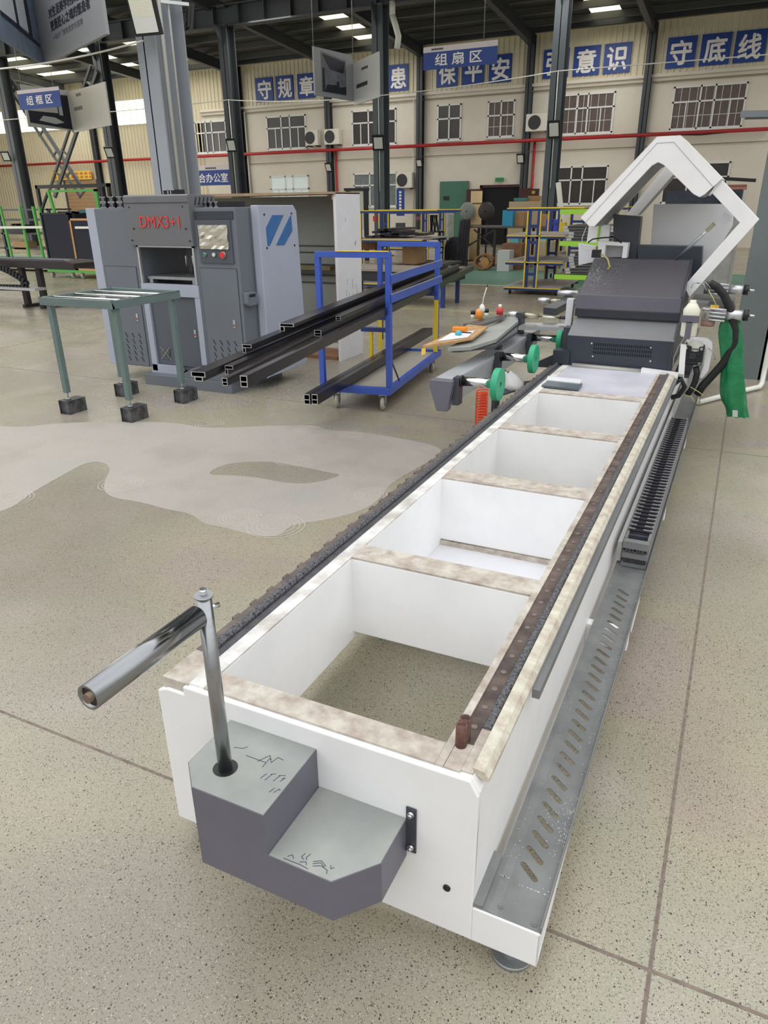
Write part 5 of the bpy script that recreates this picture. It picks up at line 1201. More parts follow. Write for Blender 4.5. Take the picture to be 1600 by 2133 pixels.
def caster(p, yaw=0, r_=.058, par=None, m=RUBBERW):
    d = V((-sin(yaw), cos(yaw), 0)); s_ = V((cos(yaw), sin(yaw), 0))
    c_ = V((p.x, p.y, r_)); wv = MB().lathe([(.02, -.017), (r_*.8, -.017), (r_, -.008), (r_, .008), (r_*.8, .017), (.02, .017)], c_, s_, 24).build('caster_wheel', m, par)
    MB().plate([c_+s_*.022+d*.02, c_+s_*.022-d*.02, c_+s_*.022-d*.03+V((0, 0, .075)), c_+s_*.022+d*.03+V((0, 0, .075))], .003, s_).plate([c_-s_*.022+d*.02, c_-s_*.022-d*.02, c_-s_*.022-d*.03+V((0, 0, .075)), c_-s_*.022+d*.03+V((0, 0, .075))], .003, -s_).plate([c_-s_*.03+d*.04+V((0, 0, .075)), c_+s_*.03+d*.04+V((0, 0, .075)), c_+s_*.03-d*.04+V((0, 0, .075)), c_-s_*.03-d*.04+V((0, 0, .075))], .004, (0, 0, 1)).build('caster_fork', STEELR, wv)
for x_, y_, a in ((-.46, -.04, .2), (-.05, -.02, .1), (-.03, 1.55, .5), (-.46, 1.6, .3)): caster(K(x_, y_, 0), CY+a, par=tr)
# long profiles: hollow black extrusions 6 m long
def extrusion(w_, h, kind):
    """outline (x, z) of an extrusion"""
    if kind == 0: o_ = [(0, h*.45), (w_*.2, h*.45), (w_*.2, 0), (w_*.8, 0), (w_*.8, h*.45), (w_, h*.45), (w_, h), (0, h)]; hl = [[(w_*.06, h*.52), (w_*.94, h*.52), (w_*.94, h*.94), (w_*.06, h*.94)], [(w_*.27, h*.07), (w_*.73, h*.07), (w_*.73, h*.4), (w_*.27, h*.4)]]
    elif kind == 1: o_ = [(0, 0), (w_*.35, 0), (w_*.35, h*.6), (w_, h*.6), (w_, h), (0, h)]; hl = [[(w_*.07, h*.06), (w_*.28, h*.06), (w_*.28, h*.55), (w_*.07, h*.55)], [(w_*.07, h*.66), (w_*.93, h*.66), (w_*.93, h*.93), (w_*.07, h*.93)]]
    else: o_ = [(0, 0), (w_, 0), (w_, h), (0, h)]; hl = [[(w_*.1, h*.08), (w_*.9, h*.08), (w_*.9, h*.42), (w_*.1, h*.42)], [(w_*.1, h*.5), (w_*.9, h*.5), (w_*.9, h*.92), (w_*.1, h*.92)]]
    return o_, hl
DA = R(8.3); dv = V((-sin(DA), cos(DA), 0)); sv = V((cos(DA), sin(DA), 0))
def longprof(p0, w_, h, L, kind, lb, group='long black profiles on the blue trolley', dip=-.012, dirv=None, sidev=None):
    d = (dirv or dv); s_ = (sidev or sv); p0 = V(p0); t = thing('aluminium_profile', lb, 'metal profile', tuple(p0), group)
    o_, hl = extrusion(w_, h, kind); q = MB(); n0 = len(q.v)
    q.prism(o_, 'y', 0, L, hl); q.v = [tuple(p0+s_*x+d*y+V((0, 0, z-dip*y))) for x, y, z in q.v]
    q.build('extrusion', PROF, t)
    e_ = MB(); e_.prism(o_, 'y', -.0015, 0, hl); e_.v = [tuple(p0+s_*x+d*y+V((0, 0, z-dip*y))) for x, y, z in e_.v]; e_.build('cut_end', ALU, t)
    return t
zl = .758
def st(u, v, z): p = at(u, v, z=z); return p
longprof(st(400, 793, zl), .085, .05, 6.0, 0, 'wide black profile with bright hollow end, leftmost and nearest of the bundle')
longprof(st(464, 803, zl), .03, .04, 6.0, 2, 'thin black profile between the two nearest profiles of the bundle')
longprof(st(502, 806, zl), .04, .06, 6.2, 2, 'tall black profile, right outer one of the bundle')
longprof(st(506, 735, zl+.064), .06, .05, 5.4, 1, 'black profile lying on the bundle, its end just left of the press corner')
longprof(st(583, 690, zl+.118), .10, .05, 4.6, 1, 'wide black profile on the top layer, starting in front of the pale side cover')
longprof(st(655, 700, zl+.064), .05, .04, 4.4, 2, 'short black profile with dark open end, middle of the bundle')
longprof(st(700, 668, zl+.118), .035, .03, 4.0, 2, 'thin black profile on the top right of the bundle')
longprof(st(470, 780, zl+.0), .05, .05, 6.0, 1, 'black profile in the bottom layer behind the thin one')
a0, a1 = st(636, 846, .195), V((0, 0, 0)); b0 = at(884, 700, z=.19); dd = (b0-a0); dd.z = 0; Ld = dd.length; dd.normalize(); ss = V((dd.y, -dd.x, 0))
longprof(at(634, 842, z=.20), .05, .08, Ld, 2, 'black double-chamber profile lying low across the trolley deck, left one', 'profiles on the trolley deck', 0, dd, ss)
longprof(at(650, 842, z=.20), .05, .08, Ld, 2, 'black double-chamber profile lying low across the trolley deck, right one', 'profiles on the trolley deck', 0, dd, ss)

# big open-fronted sheet cabinet behind the press
bxx = thing('open_cabinet', 'large open-fronted sheet cabinet with brown top board and white scribbled side board', 'cabinet', (-3.9, 6.2, 0))
MB().box(-5.1, -2.75, 6.42, 6.45, .1, 1.70).build('back_sheet', mat('cabinet_back_grey', (150, 154, 148), .55, var=.12, scale=1.2), bxx)
MB().prism([(-5.1, 1.70), (-2.74, 1.715), (-2.74, 1.735), (-5.1, 1.735)], 'y', 5.9, 6.47).build('top_board', mat('brown_board', (176, 150, 120), .6, var=.1), bxx)
wb = MB().box(-2.77, -2.74, 5.93, 6.47, .0, 1.725).build('side_board', mat('white_board', (232, 232, 236), .45, var=.03), bxx)
MB().box(-2.775, -2.77, 5.93, 6.47, .0, 1.725).build('board_core', WOOD, wb)
q = MB()
for y_, z0_, z1_ in ((6.25, .45, .62), (6.27, .45, .62), (6.26, .55, .7)): q.tube([(-2.739, y_-.02, z0_), (-2.739, y_+.03, (z0_+z1_)/2), (-2.739, y_-.01, z1_)], .003, 5)
q.build('red_scribble', mat('red_scribble', (206, 110, 120), .6), wb)
q = MB(); random.seed(6)
for i in range(14):
    y_, z = random.uniform(6.1, 6.4), random.choice([.75, .8, 1.2, 1.45, .3, .68]); q.tube([(-2.739, y_, z), (-2.739, y_+random.uniform(-.03, .03), z+random.uniform(.03, .07))], .002, 5)
q.build('grey_scribble', INKG, wb)
q = MB()
for z in (1.18, 1.11, .98, .86, .78): q.box(-4.6, -2.78, 6.405, 6.42, z, z+.008)
q.build('shelf_line', G3, bxx)
MB().box(-4.2, -3.05, 6.30, 6.42, .93, .97).build('rubble_shelf', mat('dusty_shelf', (128, 118, 84), .8, var=.2), bxx)
MB().box(-3.4, -2.8, 5.95, 6.4, .0, .04).build('base_board', mat('reddish_board', (150, 110, 84), .6), bxx)
MB().box(-2.792, -2.775, 5.94, 5.99, 1.66, 1.70).build('corner_block', mat('pale_wood_block', (232, 196, 160), .5), bxx)

# ================================================================ shelving trolleys in the background
def shelf_trolley(nm, lb, x0, x1, y0, y1, levels, top, frame, edge, xc=None, posts=.18, two=True, group='shelf trolleys'):
    t = thing(nm, lb, 'trolley', ((x0+x1)/2, (y0+y1)/2, 0), group); xc = (x0+x1)/2 if xc is None else xc
    for y_ in (y0, y1):
        for s_ in (-1, 1):
            MB().box(xc+s_*posts/2-.03, xc+s_*posts/2+.03, y_-.03, y_+.03, .12, top).build('post', frame, t)
            MB().box(xc+s_*posts/2+s_*.03-.012, xc+s_*posts/2+s_*.03+.012, y_-.036, y_-.03, .14, top).build('yellow_edge', edge, t)
        z = .35
        q = MB()
        while z < top: q.box(xc-posts/2, xc+posts/2, y_-.02, y_+.02, z, z+.05); z += .28
        q.build('rungs', frame, t)
    for z in levels:
        s_ = MB().box(x0, x1, y0+.02, y1, z-.012, z+.012).build('shelf_board', mat('grey_felt_board', (168, 160, 154), .7, var=.06), t)
        for y_ in (y0, y1): MB().box(x0, x1, y_-.03, y_+.03, z-.06, z-.012).build('shelf_beam', frame, s_); MB().box(x0, x1, y_-.036, y_-.03, z-.022, z-.004).build('yellow_edge', edge, s_)
    for y_ in (y0, y1): MB().box(x0-.02, x1+.3, y_-.03, y_+.03, top, top+.04).build('top_bar', frame, t); MB().box(x0-.02, x1+.3, y_-.036, y_+.03, top+.04, top+.055).build('yellow_edge', edge, t)
    for x_ in (x0+.1, x1-.1):
        for y_ in (y0+.05, y1-.05): caster(V((x_, y_, 0)), 0, .05, t, BLACK)
    return t
shelf_trolley('shelf_trolley', 'navy and yellow double-sided shelf trolley standing free in the aisle left of the saw', -2.93, -1.85, 12.8, 14.4, (.14, .60, 1.06), 1.47, NAVYB, YEL, -2.43)
shelf_trolley('shelf_trolley', 'navy and yellow shelf rack full of dark parts right of the white scribbled board', -6.2, -4.6, 12.7, 14.0, (.12, .42, .97), 1.45, NAVYB, YEL, -6.05, .16)
shelf_trolley('shelf_trolley', 'blue shelf rack with blue bins farther back behind the free-standing trolley', -2.95, -1.6, 16.2, 17.6, (.5, .9), 1.45, NAVYB, YEL, -2.3, .35)
shelf_trolley('shelf_trolley', 'navy rack with one yellow post standing left of the green sliding door', -7.6, -6.35, 17.2, 18.4, (.55, .95), 1.38, NAVYB, YEL, -6.42, .12)
# lime green rack loaded with black profiles, partly behind the saw
lt = thing('lime_rack', 'lime green shelf rack stacked with black profiles, half hidden behind the white guard', 'rack', (-1.3, 12.3, 0))
for i, v in enumerate((441, 507, 576)):
    a = at(1168 if i < 2 else 1156, v, y=11.2); b_ = at(1245, v, y=11.2)
    MB().box(a.x, b_.x+.15, 11.15, 11.25, a.z-.035, a.z+.035).build('shelf_beam', LIME, lt); MB().box(a.x, b_.x+.15, 11.2, 12.55, a.z+.0, a.z+.035).build('shelf_board', mat('brown_shelf_board', (120, 92, 76), .7), lt)
for x_ in (-.95,):
    for y_ in (11.3, 12.4): MB().box(x_, x_+.06, y_, y_+.06, .0, 1.6).build('post', LIME, lt)
random.seed(12)
for i, (v, n_) in enumerate(((500, 5), (572, 7))):
    zb_ = at(1200, (507, 576)[i], y=11.2).z
    for k in range(n_):
        x_ = at(1180, v, y=11.3).x+random.uniform(-.06, .1); s_ = longprof((x_, 11.22, zb_+.037+k*.045), .8, .04, 1.3, 2, 'black profile stack, %s layer from the bottom on the %s lime shelf' % (('lowest', 'second', 'third', 'fourth', 'fifth', 'sixth', 'top')[k if k < n_-1 else 6], ('upper', 'lower')[i]), 'black profiles on the lime rack', 0, V((0, 1, 0)), V((1, 0, 0)))

# generic clutter helpers ---------------------------------------------------
def pbox(nm, lb, cat, u0, u1, v0, v1, y, dep, m, group=None, bev=.004, rest=None):
    a, b_ = at(u0, v1, y=y), at(u1, v0, y=y)
    o_ = MB().box(a.x, b_.x, y, y+dep, min(a.z, b_.z) if rest is None else rest, max(a.z, b_.z)).build(nm, m, None, bev)
    return tag(o_, lb, cat, group)
# work bench with loose things, in front of the dark doorway
bn = thing('work_bench', 'long brown work bench with crossed legs in front of the dark doorway', 'bench', (-5.0, 19.5, 0))
za = 1.03; xa, xb = -6.0, -3.4
MB().box(xa, xb, 18.9, 20.1, za-.04, za).build('bench_top', mat('bench_top_brown', (96, 84, 80), .6, var=.15), bn)
for x_ in (xa+.1, xa+.9, xb-.9, xb-.1):
    for y_ in (19.0, 20.0): MB().box(x_-.03, x_+.03, y_-.03, y_+.03, 0, za-.04).build('leg', mat('bench_leg', (54, 46, 46), .6), bn)
q = MB().bar((xa+.1, 18.98, .5), (xa+.9, 18.98, .95), .04, .04).bar((xa+.9, 18.98, .5), (xa+.3, 18.98, .95), .04, .04); q.build('cross_brace', mat('bench_leg', (54, 46, 46)), bn)
def on(u, v, y): return at(u, v, y=y)
pbox('crate', 'teal blue plastic crate standing on the brown work bench', 'crate', 1046, 1069, 438, 463, 19.2, .4, mat('teal_plastic', (48, 152, 190), .5), rest=1.03)
pbox('cardboard_box', 'brown cardboard box on the work bench right of the teal crate', 'box', 1072, 1092, 441, 462, 19.4, .4, CARD, 'cardboard boxes', rest=1.03)
pbox('cardboard_box', 'small brown box behind the trolley post on the work bench', 'box', 1126, 1142, 446, 464, 19.2, .3, CARD, 'cardboard boxes', rest=1.03)
pbox('cardboard_box', 'low open brown carton on the floor under the grey shelf of the trolley', 'box', 1045, 1088, 508, 527, 18.2, .6, mat('brown_carton', (134, 94, 64), .7, var=.2), 'cardboard boxes', rest=0)
pbox('cardboard_box', 'pale brown carton on the floor between the trolley posts', 'box', 1118, 1150, 503, 526, 18.0, .5, mat('pale_carton', (186, 166, 138), .7), 'cardboard boxes', rest=0)
pbox('glass_crate', 'small white wire crate on the floor beside the round basket', 'crate', 1036, 1062, 522, 538, 17.6, .4, mat('pale_wire', (196, 196, 196), .5), rest=0)
pbox('bag', 'turquoise plastic bag on the floor behind the trolley posts', 'bag', 1122, 1142, 492, 508, 19.0, .3, mat('turquoise_bag', (120, 204, 214), .5), rest=0)
pbox('bag', 'turquoise plastic bag under the bench between the brown cartons', 'bag', 1062, 1080, 495, 505, 19.3, .3, mat('turquoise_bag', (120, 204, 214)), rest=0)
pbox('plastic_bin', 'blue plastic bin on the far blue rack, left one', 'bin', 1137, 1149, 457, 467, 16.35, .3, mat('bin_blue', (60, 74, 190), .5), 'blue bins', rest=.912)
pbox('plastic_bin', 'blue plastic bin on the far blue rack, right one', 'bin', 1153, 1165, 457, 467, 16.35, .3, mat('bin_blue', (60, 74, 190)), 'blue bins', rest=.912)
pbox('yellow_case', 'small yellow case on the far blue rack near the saw', 'case', 1163, 1178, 463, 468, 16.35, .2, YEL, rest=.912)
pbox('board_stack', 'stack of beige boards behind the far racks left of the right column', 'boards', 1060, 1138, 419, 432, 23, .8, mat('beige_board', (196, 178, 146), .7), rest=0)
pf = thing('framed_picture', 'small framed yellow notice with dark mount standing on a brown box by the wall column', 'picture', tuple(on(1111, 418, 23.3)))
a, b_ = on(1100, 408, 23.3), on(1123, 393, 23.3); zbs = on(1138, 419, 23).z; MB().box(a.x, b_.x, 23.3, 23.36, a.z, b_.z).build('frame', mat('dark_mount', (64, 40, 30), .5), pf); MB().box(a.x+.12, b_.x-.12, 23.28, 23.3, a.z+.06, b_.z-.06).build('notice', mat('notice_yellow', (216, 176, 60), .6), pf)
MB().box(a.x, b_.x, 23.3, 23.6, zbs, a.z).build('box_base', CARD, pf)
pbox('bag', 'teal bag lying on the stacked beige boards left of the framed notice', 'bag', 1070, 1096, 412, 419, 23, .4, mat('teal_bag', (72, 140, 140), .7))
pbox('bag', 'pale green bag on the beige boards beside the right runway column', 'bag', 1127, 1140, 408, 418, 23, .4, mat('sage_bag', (110, 146, 120), .7))
tag(MB().cyl(on(1163, 380, 20.5), V((on(1168, 427, 20.5).x+.3, 20.5, 0.02)), .07, 12).build('plastic_tube', PVC), 'white plastic tube leaning at the foot of the right runway column', 'pipe')
# beige roll, round basket, leaning dark profiles
a = on(991, 460, 21); bz = on(991, 398, 21).z
rl_ = thing('cardboard_roll', 'tall beige cardboard roll with dark straps standing between the green door and doorway', 'roll', (a.x, 21, 0)); MB().cyl((a.x, 21, 0), (a.x, 21, bz), .17, 24).build('roll', mat('beige_roll', (206, 180, 136), .7), rl_)
for z in (bz-.35, bz-.95): MB().cyl((a.x, 21, z), (a.x, 21, z+.03), .175, 24).build('strap', mat('strap_brown', (96, 76, 60), .6), rl_)
c_ = on(1008, 527, 17.8); c_.z = .2; ring = [(c_.x+cos(t/18*2*pi)*.24, 17.8+sin(t/18*2*pi)*.1, c_.z+sin(t/18*2*pi)*.17) for t in range(19)]
bk = thing('coil_basket', 'round brown coil of hose tipped on its side on the floor under the bench', 'coil', (c_.x, 17.8, .0))
for k in range(5): MB().tube([(x_, y_+.04*k, z-.0) for x_, y_, z in ring], .03, 8).build('coil_turn', mat('coil_brown', (136, 96, 58), .7, var=.2), bk)
MB().cyl((c_.x, 17.9, c_.z-.02), (c_.x, 18.0, c_.z), .12, 16).build('coil_core', mat('amber_core', (196, 150, 90), .6), bk)
random.seed(21)
for i in range(9):
    u = 924+i*5.4; a = on(u, 546, 18.7); h_ = .70+.02*i+(.36 if i > 4 else 0)+random.uniform(-.05, .05)
    tag(MB().bar((a.x, 18.6+.02*i, .02), (a.x+.06, 18.85, h_), .07, .05, (0, 1, 0)).build('leaning_profile', PROF), 'black profile leaning beside the work bench, number %s from the left in the upright bundle' % ('one two three four five six seven eight nine'.split()[i]), 'metal profile', 'leaning black profiles')
# dark guard fans
for u, v, y, lb in ((1013, 440, 20.5, 'dark round cage fan standing before the doorway'), (974, 440, 20.6, 'thin grey cage fan in front of the green sliding door')):
    p = on(u, v, y); ff = thing('cage_fan', lb, 'fan', (p.x, y, 0)); dk = v
    MB().lathe([(.02, -.09), (.16, -.08), (.24, -.02), (.25, 0), (.24, .04), (.02, .09)], (p.x, y, p.z), (0, 1, 0), 24).build('cage', mat('cage_dark', (58, 52, 52), .6) if u > 1000 else mat('cage_grey', (136, 142, 136), .6), ff)
    MB().cyl((p.x, y+.1, 0), (p.x, y+.1, p.z), .025, 8).cyl((p.x, y+.1, 0), (p.x, y+.1, .03), .2, 20).build('stand', BLACK, ff)
# black booth frame in front of the grey office window
bt = thing('booth_frame', 'black portal frame with a small dark picture before the grey office window', 'frame', tuple(on(742, 470, 20)))
a, b_ = on(722, 470, 20), on(764, 391, 20); xx0, xx1, ztt = a.x, b_.x, b_.z
MB().box(xx0, xx0+.1, 20, 20.1, 0, ztt).build('post', BLACK, bt); MB().box(xx1-.12, xx1, 20, 20.1, 0, ztt).build('post', BLACK, bt); MB().box(xx0-.05, xx1+.03, 19.98, 20.12, ztt-.08, ztt).build('top_bar', BLACK, bt)
MB().box(xx0+.1, xx1-.12, 20.03, 20.06, .9, ztt-.08).build('pale_panel', mat('booth_panel', (206, 204, 194), .5), bt); MB().box(xx0+.25, xx0+.43, 20.0, 20.03, ztt-.6, ztt-.2).build('dark_picture', BLACK, bt)
# parts on the mid rack shelves
random.seed(31)
for i in range(14):
    x_ = -5.9+random.uniform(0, 1.1); L = random.uniform(.6, 1.2); z = .985+.045*(i % 4)
    tag(MB().box(x_, x_+.16, 12.75+.02*i, 12.75+L, z, z+.04).build('rack_profile', PROF), 'dark profile piece in the heap on the middle shelf of the navy rack', 'metal profile', 'profile pieces on the navy rack')
for i in range(6):
    x_ = -5.0-.17*i+.5; tag(MB().box(x_, x_+.12, 12.8, 14.4, .435, .475).build('rack_profile', PROF), 'long dark profile on the lower shelf of the navy rack', 'metal profile', 'long profiles low on the navy rack')
pbox('cardboard_box', 'brown cardboard box low in the navy rack behind the blue trolley', 'box', 838, 868, 500, 530, 13.2, .5, CARD, 'cardboard boxes', rest=.432)
pbox('cardboard_box', 'flat brown carton on the shelf of the navy rack beside the yellow post', 'box', 755, 782, 505, 520, 13.1, .4, mat('brown_carton', (134, 94, 64)), 'cardboard boxes')
pbox('tin', 'small red tin on the navy rack above the dark profile heap', 'tin', 777, 783, 450, 461, 13.5, .08, RED)
pbox('tin', 'red and blue box on the farther navy rack near its yellow post', 'box', 866, 878, 451, 458, 17.3, .2, mat('red_blue_box', (150, 70, 110), .5))
random.seed(33)
for i in range(8):
    a = on(897+i*2.0, 450, 17.3); tag(MB().bar((a.x, 17.3, 1.35), (a.x+random.uniform(-.1, .1), 17.3, .95), .025, .025, (0, 1, 0)).build('hanging_strip', BLACK), 'thin dark strip hanging in the right end of the farther navy rack', 'strip', 'dark strips hanging in the rack')
pbox('sack', 'white and green sack heap at the foot of the green sliding door', 'sack', 915, 935, 443, 462, 20.4, .5, mat('pale_sack', (176, 182, 172), .8, var=.2), None, .05, rest=0)

# flat blue-black work table and low stack in front of the navy rack
lw = thing('low_table', 'low dark table with pale brown top in front of the navy rack', 'table', (-4.4, 10.6, 0))
a, b_ = at(735, 555, z=.62), at(895, 565, z=.62)
MB().box(-5.3, -3.2, 10.4, 11.3, .56, .6).build('table_top', mat('pale_brown_top', (150, 138, 128), .6, var=.06), lw); MB().box(-5.3, -3.2, 10.42, 11.3, .40, .56).build('apron', mat('dark_apron', (44, 44, 50), .5), lw)
for x_ in (-5.2, -3.3):
    for y_ in (10.5, 11.2): MB().box(x_-.03, x_+.03, y_-.03, y_+.03, 0, .4).build('leg', NAVYB, lw)
t_ = thing('red_clamp', 'small red-handled clamp on the low dark table near the blue trolley rail', 'clamp', (-3.5, 10.6, .6)); p = at(896, 572, z=.62)
MB().box(-3.52, -3.32, 10.5, 10.56, .66, .69).build('handle', mat('clamp_red', (220, 90, 70), .5), t_); MB().box(-3.46, -3.36, 10.5, 10.56, .6, .66).build('body', BLACK, t_)

# ================================================================ left background
# black conveyor table with drag chain
dk = thing('black_conveyor_table', 'black conveyor table end with two legs at the left edge', 'table', (-9.3, 8.0, 0))
ya = 7.9; e0, e1 = at(155, 560, y=ya), at(-40, 560, y=ya); zt = at(150, 545, y=ya).z
BT = mat('black_brown_metal', (58, 52, 54), .45, metal=.3, var=.1)
MB().prism([(e1.x-2, zt-.13), (e0.x-.35, zt-.13), (e0.x-.02, zt-.11), (e0.x, zt-.03), (e0.x-.2, zt), (e1.x-2, zt)], 'y', ya, ya+.55).build('table_body', BT, dk, .004)
for i in range(3): MB().box(e1.x-2, e0.x-.35, ya+.1+.15*i, ya+.13+.15*i, zt, zt+.012).build('top_strip', ALU if i == 1 else GREYD, dk)
for u0, u1 in ((36, 50), (72, 86)):
    xA = at((u0+u1)/2, 600, y=ya).x; MB().box(xA-.05, xA+.05, ya+.05, ya+.13, .0, zt-.13).build('leg', BT, dk); MB().box(xA-.04, xA+.04, ya-.0, ya+.6, .0, .05).build('foot', BT, dk)
c0 = at(0, 555, y=ya-.15); pts = [at(u, v, y=ya-.15) for u, v in ((-30, 545), (0, 556), (20, 565), (40, 577), (53, 588), (58, 597), (52, 600), (30, 599), (-30, 598))]
q = MB(); 
for a, b_ in zip(pts, pts[1:]):
    n_ = max(1, int((b_-a).length/.07))
    for k in range(n_): p = a.lerp(b_, k/n_); p2 = a.lerp(b_, (k+.7)/n_); q.bar(p, p2, .1, .055, (0, 1, 0))
tag(q.build('cable_drag_chain', BLACK), 'black drag chain looping under the conveyor table at the left edge', 'cable chain')
xA = at(88, 602, y=ya-.1); tag(MB().box(xA.x-2.2, xA.x, ya-.25, ya-.02, xA.z-.02, xA.z+.02).build('chain_channel', ALU), 'pale aluminium channel under the black drag chain at the left edge', 'channel')

# green A-frame glass rack posts
yg = 13.6
gr = thing('green_stillage', 'green stillage with leaning posts and a white rail at the left edge', 'rack', tuple(at(60, 540, y=yg)))
for (u0, v0, u1, v1, y_) in ((0, 430, 27, 540, yg+.8), (41, 430, 64, 550, yg), (68, 430, 92, 540, yg+.8), (81, 430, 107, 553, yg)):
    a, b_ = at(u0, v0, y=y_), at(u1, v1, y=y_); MB().bar(a, V((b_.x, b_.y, .08)), .07, .05, (0, 1, 0)).build('post', GREENR, gr)
a, b_ = at(-20, 474, y=yg-.05), at(140, 473, y=yg-.05); MB().bar(a, b_, .04, .06).build('white_rail', PVC, gr)
a, b_ = at(-20, 552, y=yg), at(115, 556, y=yg); MB().box(a.x, b_.x, yg-.1, yg+1, .06, .12).build('base', mat('stillage_base', (176, 180, 150), .6), gr)
for u in (5, 48, 90): p = at(u, 560, y=yg); caster(V((p.x, yg, 0)), 0, .06, gr, RUBBERW)
wr = thing('assembly_rack', 'dark metal rack with boxes and black parts behind the green stillage', 'rack', tuple(at(50, 540, y=16)))
for z in (.4, .85, 1.25, 1.55):
    a, b_ = at(-20, 500, y=16), at(112, 500, y=16); MB().box(a.x, b_.x, 16, 16.9, z, z+.05).build('shelf', GREYD, wr)
for u in (8, 110): p = at(u, 500, y=16); MB().box(p.x-.04, p.x+.04, 16, 16.08, 0, 1.6).build('post', GREYD, wr)
pbox('cardboard_box', 'brown cardboard box on the lower shelf of the dark rack at the left edge', 'box', 30, 54, 503, 520, 16.0, .4, CARD, 'cardboard boxes')
random.seed(41)
for i in range(10):
    a = at(12+i*4, 465, y=15.95); tag(MB().box(a.x, a.x+.08, 15.9, 16.3, .9, 1.0+random.uniform(.02, .18)).build('black_fitting', BLACK), 'small black fitting in the row on the middle shelf of the dark left rack', 'fitting', 'black fittings on the left rack')
# black door frames standing upright on a trolley
yd = 12.3
fr = thing('frame_trolley', 'green-based trolley with white casters carrying upright black frames', 'trolley', tuple(at(150, 570, y=yd)))
a, b_ = at(150, 570, y=yd), at(225, 568, y=yd)
MB().box(at(100, 570, y=yd).x, b_.x, yd, yd+1.3, .14, .2).build('base', GREENR, fr)
for u in (110, 152, 172): p = at(u, 575, y=yd); caster(V((p.x, yd+.02, 0)), 0, .065, fr, RUBBERW)
random.seed(7)
def blackframe(u0, u1, v0, v1, y_, lb, orange=False, infill=True):
    a, b_ = at(u0, v1, y=y_), at(u1, v0, y=y_); z0, z1 = .2, b_.z; t = .045
    o_ = thing('window_frame', lb, 'window frame', (a.x, y_, z0), 'black frames on the frame trolley')
    m = mat('orange_wood_edge', (200, 150, 96), .5) if orange else mat('dark_frame', (40, 44, 50), .4, metal=.3)
    MB().box(a.x, a.x+t, y_, y_+.05, z0, z1).box(b_.x-t, b_.x, y_, y_+.05, z0, z1).box(a.x, b_.x, y_, y_+.05, z1-t, z1).box(a.x, b_.x, y_, y_+.05, z0, z0+t).build('frame', m, o_)
    if infill: MB().box(a.x+t, b_.x-t, y_+.02, y_+.03, z0+t, z1-t).build('dark_glass', mat('dark_blue_glass', (24, 28, 44), .2), o_)
blackframe(104, 140, 443, 560, yd+.02, 'black window frame with dark glass, leftmost upright one on the frame trolley')
words = 'second third fourth fifth sixth seventh eighth'.split()
for i in range(7): blackframe(141+i*4.5, 152+i*4.5, 440+(i % 3), 560, yd+.1+.12*i, 'black frame seen edge-on, %s from the left on the frame trolley' % words[i])
blackframe(160, 200, 455, 556, yd+.0, 'dark frame with orange wooden edge in front on the frame trolley', True)
a, b_ = at(157, 474, y=yd-.015), at(200, 474, y=yd-.015); tag(MB().bar(a, b_, .03, .05).build('white_lath', PVC), 'short white lath across the orange-edged frame', 'lath')
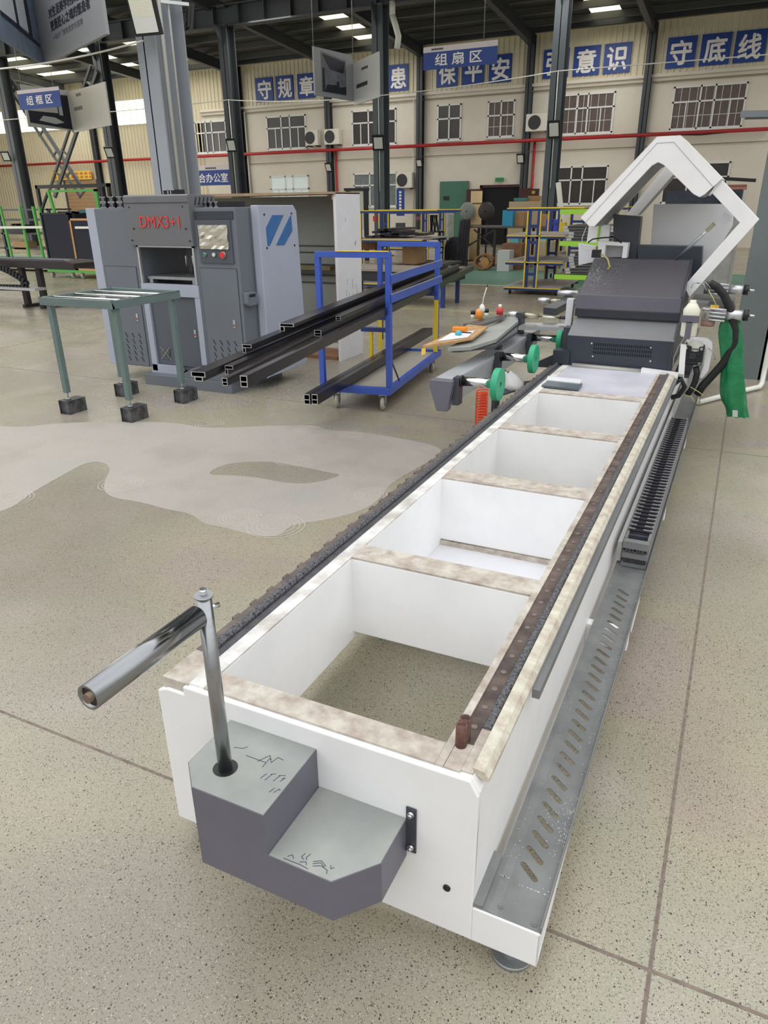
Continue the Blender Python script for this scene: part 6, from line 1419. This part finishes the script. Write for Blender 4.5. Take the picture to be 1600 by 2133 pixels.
# tall black gantry and green frame trolley behind
yt = 15.0
gt = thing('black_gantry', 'tall black tube gantry behind the upright black frames', 'gantry', tuple(at(150, 540, y=yt)))
a, b_ = at(72, 386, y=yt), at(226, 384, y=yt)
MB().box(a.x, b_.x, yt, yt+.08, a.z-.09, a.z).build('top_bar', BLACK, gt)
for x_ in (a.x, b_.x-.09): MB().box(x_, x_+.09, yt, yt+.08, 0, a.z).build('post', BLACK, gt)
p0, p1 = at(100, 400, y=yt), at(86, 440, y=yt); MB().bar(p0, p1, .06, .06, (0, 1, 0)).build('brace', BLACK, gt)
g2 = thing('green_cart', 'green tube cart frame inside the black gantry', 'cart', tuple(at(150, 540, y=14.6)))
a, b_ = at(100, 396, y=14.6), at(200, 393, y=14.6); MB().box(a.x, b_.x, 14.6, 14.65, a.z-.06, a.z).build('top_bar', GREENR, g2); MB().box(a.x+.1, b_.x, 14.6, 14.65, a.z-.75, a.z-.66).build('middle_bar', GREENR, g2)
MB().bar(a, V((a.x+.35, 14.6, .1)), .08, .06, (0, 1, 0)).build('post', GREENR, g2); MB().box(b_.x-.1, b_.x, 14.6, 14.65, 0, a.z).build('post', GREENR, g2)
pbox('teal_sheet', 'teal folded sheet on the frames just left of the press top', 'sheet', 165, 192, 437, 444, 12.32, .9, mat('teal_sheet', (30, 96, 100), .6))

# clutter beyond the saw at the right
mc = thing('dark_machine', 'dark far machine with pale body seen through the white guard frame', 'machine', tuple(at(1440, 560, y=14)))
a, b_ = at(1385, 430, y=14), at(1548, 395, y=14); MB().box(a.x, b_.x, 14, 15, a.z, b_.z).build('upper_part', mat('far_machine_dark', (44, 50, 62), .5, var=.3), mc)
MB().box(a.x, b_.x, 14.1, 15, 0, a.z).build('lower_part', mat('far_machine_pale', (150, 152, 148), .6, var=.2), mc)
q = MB()
for i in range(5): q.box(at(1500+8*i, 420, y=13.9).x, at(1502+8*i, 420, y=13.9).x, 13.9, 14, at(1500, 430, y=13.9).z, at(1500, 402, y=13.9).z)
q.build('fence_bars', BLACK, mc)
a, b_ = at(1504, 372, y=16), at(1575, 376, y=16); tag(MB().bar(V((a.x, 16, a.z)), V((b_.x, 16, b_.z)), .2, .06).build('dark_shelf_board', BLACK), 'black board just above the far pale stack at the right', 'board')
for v0_, v1_, rs, m, lb in ((384, 389, None, mat('red_stack', (156, 96, 84), .6), 'top reddish board of the far stack at the right edge column'), (389, 395, None, mat('red_stack2', (176, 120, 104), .6), 'second, paler reddish board of the far stack at the right edge column'), (395, 405, 0, mat('pale_stack', (206, 200, 194), .6), 'pale crate under the reddish boards at the right edge column')):
    pbox('stacked_board', lb, 'board', 1508, 1556, v0_, v1_, 15.5, .5, m, 'boards in the far right stack', 0, rest=rs)

# tidy helper properties
for o_ in bpy.data.objects:
    if '_org' in o_.keys(): del o_['_org']
